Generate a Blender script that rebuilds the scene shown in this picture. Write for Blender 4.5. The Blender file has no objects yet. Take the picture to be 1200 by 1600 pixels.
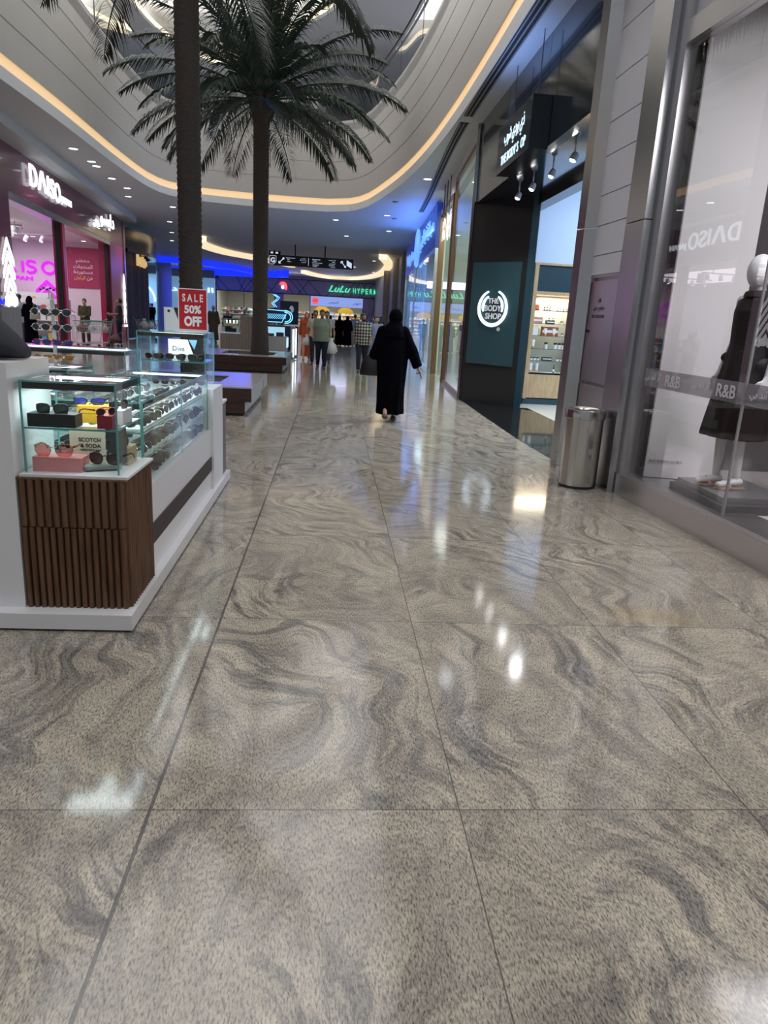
import bpy, math, random
from mathutils import Vector, Matrix, noise
from mathutils.geometry import tessellate_polygon
R = math.radians
rnd = random.Random(7)
scene = bpy.context.scene
C = scene.collection

# ------------------------------------------------------------------ camera
cam = bpy.data.cameras.new('camera'); co = bpy.data.objects.new('camera', cam); C.objects.link(co)
F_PX = 1109.0
cam.sensor_fit = 'VERTICAL'; cam.sensor_height = 36.0; cam.lens = 36.0*F_PX/1600.0
cam.clip_start = 0.05; cam.clip_end = 300
def _cam():
    y = Vector(((520.5-600)/F_PX, (494.5-800)/F_PX, 1)).normalized()
    d = Vector(((375-600)/F_PX, (4850-800)/F_PX, 1)); d = (d - y*d.dot(y)).normalized()
    z = -d; x = y.cross(z)
    # columns: camera axes (right, up, back) in world coordinates
    return Matrix(((x.x, -x.y, -x.z), (y.x, -y.y, -y.z), (z.x, -z.y, -z.z)))
co.matrix_world = Matrix.Translation((0, 0, 1.55)) @ _cam().to_4x4()
scene.camera = co

# ------------------------------------------------------------------ world, exposure
w = bpy.data.worlds.new('world'); scene.world = w; w.use_nodes = True
bg = w.node_tree.nodes['Background']; bg.inputs[0].default_value = (0.62, 0.66, 0.74, 1); bg.inputs[1].default_value = 0.40
vs = scene.view_settings
vs.view_transform = 'Standard'; vs.look = 'None'; vs.gamma = 1.0; vs.use_curve_mapping = False
vs.exposure = 0.0
cy = scene.cycles
cy.max_bounces = 7; cy.diffuse_bounces = 3; cy.glossy_bounces = 5; cy.transparent_max_bounces = 24; cy.transmission_bounces = 4
cy.caustics_reflective = False; cy.caustics_refractive = False; cy.sample_clamp_indirect = 4.0
cy.use_denoising = True

# ------------------------------------------------------------------ lamps of the hall
def lamp(name, kind, loc, energy, color=(1, 1, 1), size=0.3, rot=(0, 0, 0), sx=None, spot=None, blend=0.6, shadow=True):
    l = bpy.data.lights.new(name, kind); l.energy = energy; l.color = color
    if kind == 'AREA':
        if sx: l.shape = 'RECTANGLE'; l.size = size; l.size_y = sx
        else: l.shape = 'DISK'; l.size = size
    else: l.shadow_soft_size = size
    if kind == 'SPOT': l.spot_size = R(spot or 120); l.spot_blend = blend
    o = bpy.data.objects.new(name, l); C.objects.link(o); o.location = loc; o.rotation_euler = rot
    return o
COOL = (0.86, 0.92, 1.0); WARM = (1.0, 0.84, 0.62)
# broad area fills added under the upper ceiling's lit recesses; nearest brightens the kiosk
for y_, e_ in ((-3, 260), (4, 260), (11, 230), (19, 200), (26, 170)):
    lamp('hall_fill', 'AREA', (-1.9, y_, 12.4), e_*1.35, (0.97, 0.97, 1.0), 7.4, sx=7.8)
# downlights set in the lower ceilings
for (x_, y_, z_, e_) in ((-6.8, 20.5, 5.2, 60), (-6.9, 25, 5.2, 50), (-6.7, 15.5, 5.2, 50), (-2.5, 32.5, 5.2, 55), (-4.5, 40, 5.2, 60), (0.8, 38, 5.2, 60),
                       (-8, 33, 5.2, 60), (-10, 46, 5.2, 60), (-1, 50, 5.2, 60), (-2, 62, 5.2, 90), (2.45, 20, 5.2, 25), (2.45, 12.5, 5.2, 18), (1.9, 27, 5.2, 30)
                       ):
    lamp('downlight_beam', 'SPOT', (x_, y_, z_), e_*2.2, (0.96, 0.97, 1.0), 0.12, spot=140, blend=0.8)

# ------------------------------------------------------------------ materials
def mat(name, col=(0.8, 0.8, 0.8), rough=0.5, metal=0.0, spec=0.5, emit=None, es=0.0, coat=0.0, sheen=0.0, noise_amt=0.0, noise_scale=8.0, bump=0.0, stretch=(1, 1, 1), alpha=None):
    m = bpy.data.materials.new(name); m.use_nodes = True
    n = m.node_tree.nodes; l = m.node_tree.links; b = n['Principled BSDF']
    b.inputs['Base Color'].default_value = (*col, 1); b.inputs['Roughness'].default_value = rough
    b.inputs['Metallic'].default_value = metal; b.inputs['Specular IOR Level'].default_value = spec
    b.inputs['Coat Weight'].default_value = coat; b.inputs['Coat Roughness'].default_value = 0.06
    b.inputs['Sheen Weight'].default_value = sheen
    if emit: b.inputs['Emission Color'].default_value = (*emit, 1); b.inputs['Emission Strength'].default_value = es
    if noise_amt or bump:
        tc = n.new('ShaderNodeTexCoord'); mp = n.new('ShaderNodeMapping'); mp.inputs['Scale'].default_value = stretch
        t = n.new('ShaderNodeTexNoise'); t.inputs['Scale'].default_value = noise_scale; t.inputs['Detail'].default_value = 5
        l.new(tc.outputs['Object'], mp.inputs[0]); l.new(mp.outputs[0], t.inputs['Vector'])
        if noise_amt:
            mx = n.new('ShaderNodeMix'); mx.data_type = 'RGBA'
            mx.inputs['A'].default_value = (*[c*(1-noise_amt) for c in col], 1); mx.inputs['B'].default_value = (*[min(1, c*(1+noise_amt)) for c in col], 1)
            l.new(t.outputs['Fac'], mx.inputs['Factor']); l.new(mx.outputs['Result'], b.inputs['Base Color'])
        if bump:
            bp = n.new('ShaderNodeBump'); bp.inputs['Strength'].default_value = bump; bp.inputs['Distance'].default_value = 0.02
            l.new(t.outputs['Fac'], bp.inputs['Height']); l.new(bp.outputs[0], b.inputs['Normal'])
    return m
def glow(name, col, s, base=(0.8, 0.8, 0.8)):
    return mat(name, base, 0.5, emit=col, es=s)
def glass(name, tint=(0.93, 0.97, 0.96), refl=1.0, ior=1.5, grey=0.0):
    m = bpy.data.materials.new(name); m.use_nodes = True; n = m.node_tree.nodes; l = m.node_tree.links; n.clear()
    out = n.new('ShaderNodeOutputMaterial'); tr = n.new('ShaderNodeBsdfTransparent'); tr.inputs[0].default_value = (*tint, 1)
    gl = n.new('ShaderNodeBsdfGlossy'); gl.inputs['Roughness'].default_value = 0.0; gl.inputs[0].default_value = (refl, refl, refl, 1)
    fr = n.new('ShaderNodeFresnel'); fr.inputs[0].default_value = ior; mx = n.new('ShaderNodeMixShader')
    geo = n.new('ShaderNodeNewGeometry'); sub = n.new('ShaderNodeMath'); sub.operation = 'SUBTRACT'; sub.inputs[0].default_value = 1.0
    mu = n.new('ShaderNodeMath'); mu.operation = 'MULTIPLY'
    l.new(geo.outputs['Backfacing'], sub.inputs[1]); l.new(sub.outputs[0], mu.inputs[0]); l.new(fr.outputs[0], mu.inputs[1])
    l.new(mu.outputs[0], mx.inputs[0]); l.new(tr.outputs[0], mx.inputs[1]); l.new(gl.outputs[0], mx.inputs[2]); l.new(mx.outputs[0], out.inputs[0])
    return m
M = {}
def floor_mat():
    m = bpy.data.materials.new('granite_tiles'); m.use_nodes = True; n = m.node_tree.nodes; l = m.node_tree.links; b = n['Principled BSDF']
    def N(t, **k):
        x = n.new('ShaderNode'+t)
        for a, v in k.items(): setattr(x, a, v)
        return x
    def math_(op, a, bb=None):
        x = N('Math', operation=op)
        for i, v in enumerate((a, bb)):
            if v is None: continue
            if isinstance(v, (int, float)): x.inputs[i].default_value = v
            else: l.new(v, x.inputs[i])
        return x.outputs[0]
    def mixc(f, a, bb, mode='MIX'):
        x = N('Mix', data_type='RGBA', blend_type=mode)
        for k, v in (('Factor', f), ('A', a), ('B', bb)):
            if isinstance(v, tuple): x.inputs[k].default_value = (*v, 1)
            elif isinstance(v, (int, float)): x.inputs[k].default_value = v
            else: l.new(v, x.inputs[k])
        return x.outputs['Result']
    tc = N('TexCoord'); sep = N('SeparateXYZ'); l.new(tc.outputs['Object'], sep.inputs[0])
    u = math_('ADD', sep.outputs[0], 0.53); v = math_('DIVIDE', math_('SUBTRACT', sep.outputs[1], 0.48), 1.5)
    fu = math_('FLOOR', u); fv = math_('FLOOR', v)
    cb = N('CombineXYZ'); l.new(fu, cb.inputs[0]); l.new(fv, cb.inputs[1])
    wn = N('TexWhiteNoise', noise_dimensions='3D'); l.new(cb.outputs[0], wn.inputs['Vector'])
    off = N('VectorMath', operation='SCALE'); l.new(wn.outputs['Color'], off.inputs[0]); off.inputs['Scale'].default_value = 9.0
    p0 = N('VectorMath', operation='ADD'); l.new(tc.outputs['Object'], p0.inputs[0]); l.new(off.outputs[0], p0.inputs[1])
    ang = math_('ADD', math_('MULTIPLY', wn.outputs['Value'], 1.1), -0.9)
    rot = N('VectorRotate', rotation_type='Z_AXIS'); l.new(p0.outputs[0], rot.inputs['Vector']); l.new(ang, rot.inputs['Angle'])
    P = rot.outputs[0]
    # warp
    nw = N('TexNoise'); nw.inputs['Scale'].default_value = 0.85; nw.inputs['Detail'].default_value = 2.0; l.new(P, nw.inputs['Vector'])
    nw2 = N('TexNoise'); nw2.inputs['Scale'].default_value = 3.2; nw2.inputs['Detail'].default_value = 2.0; l.new(P, nw2.inputs['Vector'])
    ws = N('VectorMath', operation='MULTIPLY_ADD'); l.new(nw.outputs['Color'], ws.inputs[0]); ws.inputs[1].default_value = (1.7, 1.7, 0); l.new(P, ws.inputs[2])
    ws2 = N('VectorMath', operation='MULTIPLY_ADD'); l.new(nw2.outputs['Color'], ws2.inputs[0]); ws2.inputs[1].default_value = (0.16, 0.16, 0); l.new(ws.outputs[0], ws2.inputs[2])
    mp = N('Mapping'); mp.inputs['Scale'].default_value = (7.0, 1.1, 1); l.new(ws2.outputs[0], mp.inputs[0])
    nv = N('TexNoise'); nv.inputs['Scale'].default_value = 1.5; nv.inputs['Detail'].default_value = 9; nv.inputs['Roughness'].default_value = 0.72; l.new(mp.outputs[0], nv.inputs['Vector'])
    def vein(center, width):
        a = math_('ABSOLUTE', math_('SUBTRACT', nv.outputs['Fac'], center))
        r = N('MapRange'); r.inputs['From Min'].default_value = 0; r.inputs['From Max'].default_value = width; r.inputs['To Min'].default_value = 1; r.inputs['To Max'].default_value = 0; l.new(a, r.inputs[0])
        return r.outputs[0]
    nl = N('TexNoise'); nl.inputs['Scale'].default_value = 1.5; nl.inputs['Detail'].default_value = 2; l.new(P, nl.inputs['Vector'])
    msk = N('MapRange'); msk.inputs['From Min'].default_value = 0.42; msk.inputs['From Max'].default_value = 0.66; msk.inputs['To Min'].default_value = 0.22; l.new(nl.outputs['Fac'], msk.inputs[0])
    # fine streaky grain
    mg = N('Mapping'); mg.inputs['Scale'].default_value = (190, 55, 1); mg.inputs['Rotation'].default_value = (0, 0, 0.7); l.new(tc.outputs['Object'], mg.inputs[0])
    ng = N('TexNoise'); ng.inputs['Scale'].default_value = 1.0; ng.inputs['Detail'].default_value = 4; ng.inputs['Roughness'].default_value = 0.7; l.new(mg.outputs[0], ng.inputs['Vector'])
    rg = N('ValToRGB'); e = rg.color_ramp.elements; e[0].position = 0.34; e[0].color = (0.16, 0.16, 0.18, 1); e[1].position = 0.55; e[1].color = (1.02, 1.0, 0.96, 1); l.new(ng.outputs['Fac'], rg.inputs[0])
    r1 = N('ValToRGB'); e = r1.color_ramp.elements; e[0].position = 0.30; e[0].color = (0.12, 0.115, 0.115, 1); e[1].position = 0.70; e[1].color = (0.72, 0.64, 0.52, 1)
    k = e.new(0.40); k.color = (0.22, 0.21, 0.20, 1); k = e.new(0.47); k.color = (0.42, 0.39, 0.335, 1); k = e.new(0.58); k.color = (0.54, 0.49, 0.415, 1); l.new(nv.outputs['Fac'], r1.inputs[0])
    col = mixc(msk.outputs[0], (0.44, 0.405, 0.345), r1.outputs[0])
    col = mixc(math_('MULTIPLY', vein(0.455, 0.014), math_('MULTIPLY', msk.outputs[0], 0.8)), col, (0.09, 0.09, 0.095))
    col = mixc(math_('MULTIPLY', vein(0.395, 0.010), math_('MULTIPLY', msk.outputs[0], 0.8)), col, (0.12, 0.115, 0.115))
    col = mixc(math_('MULTIPLY', vein(0.55, 0.012), math_('MULTIPLY', msk.outputs[0], 0.6)), col, (0.70, 0.63, 0.53))
    col = mixc(1.0, col, rg.outputs[0], 'MULTIPLY')
    nm = N('TexNoise'); nm.inputs['Scale'].default_value = 7.0; nm.inputs['Detail'].default_value = 6; nm.inputs['Roughness'].default_value = 0.7; l.new(ws2.outputs[0], nm.inputs['Vector'])
    rm_ = N('ValToRGB'); e = rm_.color_ramp.elements; e[0].position = 0.35; e[0].color = (0.70, 0.70, 0.72, 1); e[1].position = 0.6; e[1].color = (1.05, 1.04, 1.0, 1); l.new(nm.outputs['Fac'], rm_.inputs[0])
    col = mixc(1.0, col, rm_.outputs[0], 'MULTIPLY')
    # sparse dark flecks
    nf = N('TexVoronoi'); nf.inputs['Scale'].default_value = 26; mf = N('Mapping'); mf.inputs['Scale'].default_value = (1.5, 0.8, 1); l.new(P, mf.inputs[0]); l.new(mf.outputs[0], nf.inputs['Vector'])
    fl = N('MapRange'); fl.inputs['From Min'].default_value = 0.10; fl.inputs['From Max'].default_value = 0.20; fl.inputs['To Min'].default_value = 0.55; fl.inputs['To Max'].default_value = 0; l.new(nf.outputs['Distance'], fl.inputs[0])
    col = mixc(fl.outputs[0], col, (0.11, 0.105, 0.105))
    # old brown stain near the shop window
    vd = N('VectorMath', operation='DISTANCE'); sc_ = N('VectorMath', operation='MULTIPLY'); l.new(tc.outputs['Object'], sc_.inputs[0]); sc_.inputs[1].default_value = (1, 1.5, 1); l.new(sc_.outputs[0], vd.inputs[0]); vd.inputs[1].default_value = (1.86, 5.45, 0)
    st = N('MapRange'); st.inputs['From Min'].default_value = 0.03; st.inputs['From Max'].default_value = 0.32; st.inputs['To Min'].default_value = 0.55; st.inputs['To Max'].default_value = 0; l.new(vd.outputs['Value'], st.inputs[0])
    col = mixc(st.outputs[0], col, (0.30, 0.22, 0.10))
    # joints
    def joint(c, wd, sc):
        fr = math_('FRACT', math_('ADD', c, 0.5)); d = math_('MULTIPLY', math_('ABSOLUTE', math_('SUBTRACT', fr, 0.5)), sc)
        return math_('LESS_THAN', d, wd)
    j = math_('MAXIMUM', joint(u, 0.0022, 1.0), joint(v, 0.0022, 1.5))
    wide = math_('LESS_THAN', math_('ABSOLUTE', math_('ADD', sep.outputs[0], 0.53)), 0.006)
    j = math_('MAXIMUM', j, wide)
    col = mixc(math_('MULTIPLY', j, 0.8), col, (0.05, 0.05, 0.05))
    l.new(col, b.inputs['Base Color'])
    rr = N('MapRange'); rr.inputs['To Min'].default_value = 0.07; rr.inputs['To Max'].default_value = 0.13; l.new(nl.outputs['Fac'], rr.inputs[0]); l.new(rr.outputs[0], b.inputs['Roughness'])
    b.inputs['Specular IOR Level'].default_value = 0.62
    return m
def wood_mat(name, c1, c2, scale=(30, 30, 2.5), rough=0.5):
    m = mat(name, c1, rough); n = m.node_tree.nodes; l = m.node_tree.links; b = n['Principled BSDF']
    tc = n.new('ShaderNodeTexCoord'); mp = n.new('ShaderNodeMapping'); mp.inputs['Scale'].default_value = scale
    t = n.new('ShaderNodeTexNoise'); t.inputs['Scale'].default_value = 1.6; t.inputs['Detail'].default_value = 6; t.inputs['Distortion'].default_value = 0.6
    r = n.new('ValToRGB') if False else n.new('ShaderNodeValToRGB'); r.color_ramp.elements[0].color = (*c1, 1); r.color_ramp.elements[1].color = (*c2, 1); r.color_ramp.elements[0].position = 0.35; r.color_ramp.elements[1].position = 0.65
    l.new(tc.outputs['Object'], mp.inputs[0]); l.new(mp.outputs[0], t.inputs['Vector']); l.new(t.outputs['Fac'], r.inputs[0]); l.new(r.outputs[0], b.inputs['Base Color'])
    return m
def steel_mat(name, col=(0.52, 0.52, 0.53), rough=0.25, stretch=(1, 1, 0.01), scale=400):
    m = mat(name, col, rough, metal=1.0); n = m.node_tree.nodes; l = m.node_tree.links; b = n['Principled BSDF']
    tc = n.new('ShaderNodeTexCoord'); mp = n.new('ShaderNodeMapping'); mp.inputs['Scale'].default_value = stretch
    t = n.new('ShaderNodeTexNoise'); t.inputs['Scale'].default_value = scale; t.inputs['Detail'].default_value = 3
    r = n.new('ShaderNodeMapRange'); r.inputs['To Min'].default_value = rough-0.02; r.inputs['To Max'].default_value = rough+0.03
    bp = n.new('ShaderNodeBump'); bp.inputs['Strength'].default_value = 0.02; bp.inputs['Distance'].default_value = 0.002
    l.new(tc.outputs['Object'], mp.inputs[0]); l.new(mp.outputs[0], t.inputs['Vector']); l.new(t.outputs['Fac'], r.inputs[0]); l.new(r.outputs[0], b.inputs['Roughness']); l.new(t.outputs['Fac'], bp.inputs['Height']); l.new(bp.outputs[0], b.inputs['Normal'])
    return m
M['floor'] = floor_mat()
M['plaster'] = mat('cream_plaster', (0.46, 0.445, 0.42), 0.5, noise_amt=0.04, noise_scale=2)
M['ceil'] = mat('ceiling_paint', (0.66, 0.68, 0.70), 0.55)
M['ceil_up'] = mat('upper_ceiling_paint', (0.42, 0.42, 0.45), 0.6)
M['white'] = mat('white_lacquer', (0.78, 0.78, 0.79), 0.28)
M['white_matt'] = mat('white_matt', (0.75, 0.75, 0.75), 0.6)
M['shopwhite'] = mat('shop_white', (0.80, 0.79, 0.80), 0.5)
M['black'] = mat('black_gloss', (0.012, 0.013, 0.015), 0.18)
M['black_matt'] = mat('black_matt', (0.015, 0.015, 0.017), 0.7)
M['darkgrey'] = mat('dark_grey', (0.06, 0.06, 0.065), 0.5)
M['grey'] = mat('mid_grey', (0.25, 0.25, 0.26), 0.5)
M['slot'] = mat('slot_black', (0.01, 0.01, 0.01), 0.8)
M['walnut'] = wood_mat('fluted_walnut', (0.085, 0.040, 0.019), (0.165, 0.082, 0.040))
M['darkwood'] = wood_mat('dark_wood', (0.030, 0.013, 0.010), (0.055, 0.025, 0.018), (2, 2, 30), 0.35)
M['taupe'] = wood_mat('taupe_slats', (0.22, 0.18, 0.15), (0.30, 0.25, 0.21))
M['oak'] = wood_mat('light_oak', (0.42, 0.29, 0.15), (0.55, 0.40, 0.22))
M['bronze'] = mat('bronze_metal', (0.28, 0.17, 0.10), 0.3, metal=0.8)
M['steel'] = steel_mat('brushed_steel')
M['steellight'] = steel_mat('satin_steel', (.66, .65, .66), .3)
M['steelbin'] = steel_mat('brushed_steel_bin', (0.55, 0.53, 0.49), 0.2)
M['steel_dark'] = steel_mat('dark_steel', (0.30, 0.30, 0.31), 0.25)
M['chrome'] = mat('chrome', (0.8, 0.8, 0.8), 0.08, metal=1)
M['panelcool'] = mat('cladding_grey', (0.56, 0.57, 0.62), 0.35)
M['glass'] = glass('window_glass')
M['caseglass'] = glass('case_glass', (0.95, 0.985, 0.98), 1.0, 1.25)
M['glasswin'] = glass('shop_window_glass', (0.95, 0.95, 0.96), 1.0, 1.75)
M['glassedge'] = mat('glass_edge', (0.10, 0.33, 0.32), 0.08)
M['glassrail'] = glass('rail_glass', (0.86, 0.90, 0.92), 1.0, 1.7)
M['led'] = glow('warm_led', (1.0, 0.66, 0.33), 0.72, (.5, .4, .3))
M['ledcream'] = glow('cream_led', (1.0, 0.80, 0.50), 0.95, (.6, .5, .4))
M['ledwhite'] = glow('white_led', (0.92, 0.97, 1.0), 2.6)
M['lamp'] = glow('lamp_disc', (0.92, 0.96, 1.0), 5.0)
M['blue'] = glow('blue_led', (0.005, 0.02, 1.0), 1.6, (0.05, 0.05, 0.5))
M['sign'] = glow('sign_white', (0.86, 0.96, 1.0), 1.25)
M['neonpink'] = glow('neon_magenta', (0.72, 0.02, 0.90), .85, (0.3, 0.0, 0.3))
M['pink'] = mat('magenta_panel', (0.155, 0.018, 0.065), 0.22, coat=0.3)
M['pinkbright'] = mat('crimson_panel', (0.42, 0.015, 0.085), 0.3)
M['poster'] = mat('poster_crimson', (0.42, 0.03, 0.11), 0.5)
M['txtwhite'] = mat('lettering_white', (0.85, 0.84, 0.85), 0.5)
M['txtyellow'] = mat('lettering_yellow', (0.85, 0.55, 0.12), 0.5)
M['red'] = mat('sale_red', (0.50, 0.012, 0.022), 0.35)
M['teal'] = mat('dark_teal', (0.018, 0.055, 0.068), 0.45)
M['tealdeep'] = mat('deep_teal', (0.004, 0.030, 0.042), 0.4)
M['stone'] = mat('black_stone', (0.010, 0.011, 0.012), 0.05, spec=0.6)
M['bs_panel'] = mat('portal_black', (0.012, 0.017, 0.024), 0.13, coat=0.4)
M['skin1'] = mat('skin_brown', (0.30, 0.155, 0.095), 0.5)
M['skin2'] = mat('skin_light', (0.48, 0.29, 0.20), 0.5)
M['hair'] = mat('black_hair', (0.012, 0.010, 0.009), 0.45, bump=0.5, noise_scale=60)
# ------------------------------------------------------------------ building helpers
I4 = Matrix.Identity(4)
PM = {}          # world matrices of the things that parent parts
class MB:
    def __init__(s, Mx=None): s.v = []; s.f = []; s.m = []; s.M = Mx or I4; s.cur = 0; s.sm = []
    def add(s, vs, fs, smooth=False):
        b = len(s.v); s.v += [s.M @ Vector(p) for p in vs]
        for f in fs: s.f.append([b+i for i in f]); s.m.append(s.cur); s.sm.append(smooth)
        return s
    def box(s, x0, x1, y0, y1, z0, z1):
        if x0 > x1: x0, x1 = x1, x0
        if y0 > y1: y0, y1 = y1, y0
        if z0 > z1: z0, z1 = z1, z0
        return s.add([(x, y, z) for z in (z0, z1) for y in (y0, y1) for x in (x0, x1)],
                     [(0, 2, 3, 1), (4, 5, 7, 6), (0, 1, 5, 4), (2, 6, 7, 3), (0, 4, 6, 2), (1, 3, 7, 5)])
    def bbox(s, x0, x1, y0, y1, z0, z1, b=0.01):   # box with chamfered vertical edges
        pts = [(x0+b, y0), (x1-b, y0), (x1, y0+b), (x1, y1-b), (x1-b, y1), (x0+b, y1), (x0, y1-b), (x0, y0+b)]
        return s.prism(pts, z0, z1)
    def prism(s, poly, z0, z1):
        n = len(poly); vs = [(x, y, z0) for x, y in poly] + [(x, y, z1) for x, y in poly]
        area = sum(poly[i][0]*poly[(i+1) % n][1]-poly[(i+1) % n][0]*poly[i][1] for i in range(n))
        if n > 8:
            tri = tessellate_polygon([[Vector((x, y, 0)) for x, y in poly]])
            fs = [tuple(t) for t in tri] + [tuple(i+n for i in reversed(t)) for t in tri]
        else: fs = [tuple(reversed(range(n))), tuple(range(n, 2*n))]
        sides = [(i, (i+1) % n, (i+1) % n+n, i+n) for i in range(n)]
        if area < 0: fs = [tuple(reversed(f)) for f in fs]; sides = [tuple(reversed(f)) for f in sides]
        return s.add(vs, fs + sides)
    def seg(s, a, b, z0, z1, t=0.1, side=1):       # wall along a-b, thickness t on the given side
        a = Vector(a); b = Vector(b); d = (b-a).normalized(); n = Vector((-d.y, d.x))*t*side
        return s.prism([tuple(a), tuple(b), tuple(b+n), tuple(a+n)], z0, z1)
    def tube(s, pts, r, n=8, cap=True, closed=False, flat=1.0):
        pts = [Vector(p) for p in pts]; k = len(pts); rs = r if isinstance(r, (list, tuple)) else [r]*k
        vs = []; up = None
        for i, p in enumerate(pts):
            if closed: d = (pts[(i+1) % k]-pts[i-1])
            else: d = pts[min(i+1, k-1)]-pts[max(i-1, 0)]
            d = d.normalized() if d.length > 1e-9 else Vector((0, 0, 1))
            if up is None:
                up = Vector((0, 0, 1)) if abs(d.z) < 0.9 else Vector((0, 1, 0))
            a = d.cross(up).normalized(); up = a.cross(d).normalized()
            for j in range(n):
                t = 2*math.pi*j/n; vs.append(p + (a*math.cos(t) + up*math.sin(t)*flat)*rs[i])
        fs = []
        for i in range(k if closed else k-1):
            for j in range(n):
                a0 = i*n+j; a1 = i*n+(j+1) % n; b0 = ((i+1) % k)*n+j; b1 = ((i+1) % k)*n+(j+1) % n
                fs.append((a0, a1, b1, b0))
        if cap and not closed: fs += [tuple(reversed(range(n))), tuple(range((k-1)*n, k*n))]
        return s.add(vs, fs, True)
    def loft(s, st, n=16, cap=True, fold=None):      # st: (center, axis_x vec, axis_y vec)
        vs = []
        for i, (c, ax, ay) in enumerate(st):
            c = Vector(c); ax = Vector(ax); ay = Vector(ay)
            for j in range(n):
                t = 2*math.pi*j/n; g = 1.0 if fold is None else fold(i/(len(st)-1), t)
                vs.append(c + (ax*math.cos(t) + ay*math.sin(t))*g)
        fs = [(i*n+j, i*n+(j+1) % n, (i+1)*n+(j+1) % n, (i+1)*n+j) for i in range(len(st)-1) for j in range(n)]
        if cap: fs += [tuple(reversed(range(n))), tuple(range((len(st)-1)*n, len(st)*n))]
        return s.add(vs, fs, True)
    def lathe(s, prof, c=(0, 0, 0), n=24, cap=True):
        return s.loft([((c[0], c[1], c[2]+z), (max(r, 1e-4), 0, 0), (0, max(r, 1e-4), 0)) for r, z in prof], n, cap)
    def cyl(s, c, r, z0, z1, n=20): return s.lathe([(r, z0), (r, z1)], c, n)
    def ell(s, c, rx, ry, rz, n=16, m=10):
        return s.loft([((c[0], c[1], c[2]-rz*math.cos(math.pi*i/m)), (rx*max(math.sin(math.pi*i/m), .01), 0, 0), (0, ry*max(math.sin(math.pi*i/m), .01), 0)) for i in range(m+1)], n)
    def mesh(s, name, mats, inv=None):
        me = bpy.data.meshes.new(name); vs = s.v if inv is None else [inv @ p for p in s.v]
        me.from_pydata([tuple(p) for p in vs], [], s.f)
        for m in (mats if isinstance(mats, (list, tuple)) else [mats]): me.materials.append(M[m] if isinstance(m, str) else m)
        me.polygons.foreach_set('material_index', s.m); me.polygons.foreach_set('use_smooth', s.sm); me.update()
        if any(s.sm): me.set_sharp_from_angle(angle=R(50))
        return me
    def build(s, name, mats, parent=None, base=None, label=None):
        """one mesh object; a top-level one gets its origin at its base"""
        if parent is not None: me = s.mesh(name, mats, PM[parent.name].inverted())
        else:
            if base is None:
                xs = [p.x for p in s.v]; ys = [p.y for p in s.v]; zs = [p.z for p in s.v]
                base = ((min(xs)+max(xs))/2, (min(ys)+max(ys))/2, min(zs))
            me = s.mesh(name, mats, Matrix.Translation(base).inverted())
        o = bpy.data.objects.new(name, me); C.objects.link(o)
        if parent is not None: o.parent = parent; PM[o.name] = PM[parent.name]
        else: o.location = base; PM[o.name] = Matrix.Translation(base)
        if label: o['label'] = label
        return o
def tag(o, label, cat, group=None, kind=None):
    o['label'] = label; o['category'] = cat
    if group: o['group'] = group
    if kind: o['kind'] = kind
    return o
def thing(name, label, cat, loc=(0, 0, 0), rotz=0.0, group=None):
    o = bpy.data.objects.new(name, None); C.objects.link(o); o.location = loc; o.rotation_euler = (0, 0, rotz); o.empty_display_size = 0.1
    PM[o.name] = Matrix.Translation(loc) @ Matrix.Rotation(rotz, 4, 'Z')
    return tag(o, label, cat, group)
def struct(name, mb, mats, label, cat='wall'):
    o = mb.build(name, mats, base=(0, 0, 0)); return tag(o, label, cat, kind='structure')
def copy_tree(o, loc=None, rotz=None, label=None, parent=None, mw=None):
    c = o.copy(); C.objects.link(c)
    if parent is not None: c.parent = parent
    for ch in list(o.children): copy_tree(ch, parent=c)
    if loc is not None: c.location = loc
    if rotz is not None: c.rotation_euler = (0, 0, rotz)
    if label: c['label'] = label
    return c
def FR(ox, oy, oz, a=0.0):
    """frame on a wall: x along the wall to the viewer's right, y up, z out of the wall"""
    r = Vector((math.cos(a), math.sin(a), 0)); n = Vector((math.sin(a), -math.cos(a), 0))
    return Matrix(((r.x, 0, n.x, ox), (r.y, 0, n.y, oy), (0, 1, 0, oz), (0, 0, 0, 1)))
RW = -math.pi/2
TMP = bpy.data.scenes.new('workbench')
def evaluated(o):
    """mesh of an object with its modifiers applied, worked out in a scratch scene"""
    TMP.collection.objects.link(o); vl = TMP.view_layers[0]; vl.update(); dg = vl.depsgraph
    me = bpy.data.meshes.new_from_object(o.evaluated_get(dg)); bpy.data.objects.remove(o); return me
FORMS = {0x627: (0xFE8D, 0xFE8E), 0x622: (0xFE81, 0xFE82), 0x623: (0xFE83, 0xFE84), 0x629: (0xFE93, 0xFE94), 0x62F: (0xFEA9, 0xFEAA), 0x630: (0xFEAB, 0xFEAC), 0x631: (0xFEAD, 0xFEAE), 0x632: (0xFEAF, 0xFEB0), 0x648: (0xFEED, 0xFEEE)}
for k, b_ in ((0x628, 0xFE8F), (0x62A, 0xFE95), (0x62C, 0xFE9D), (0x62D, 0xFEA1), (0x62E, 0xFEA5), (0x633, 0xFEB1), (0x634, 0xFEB5), (0x635, 0xFEB9), (0x637, 0xFEC1), (0x638, 0xFEC5), (0x639, 0xFEC9), (0x641, 0xFED1), (0x642, 0xFED5), (0x644, 0xFEDD), (0x645, 0xFEE1), (0x646, 0xFEE5), (0x647, 0xFEE9), (0x64A, 0xFEF1)):
    FORMS[k] = (b_, b_+1, b_+2, b_+3)
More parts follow.
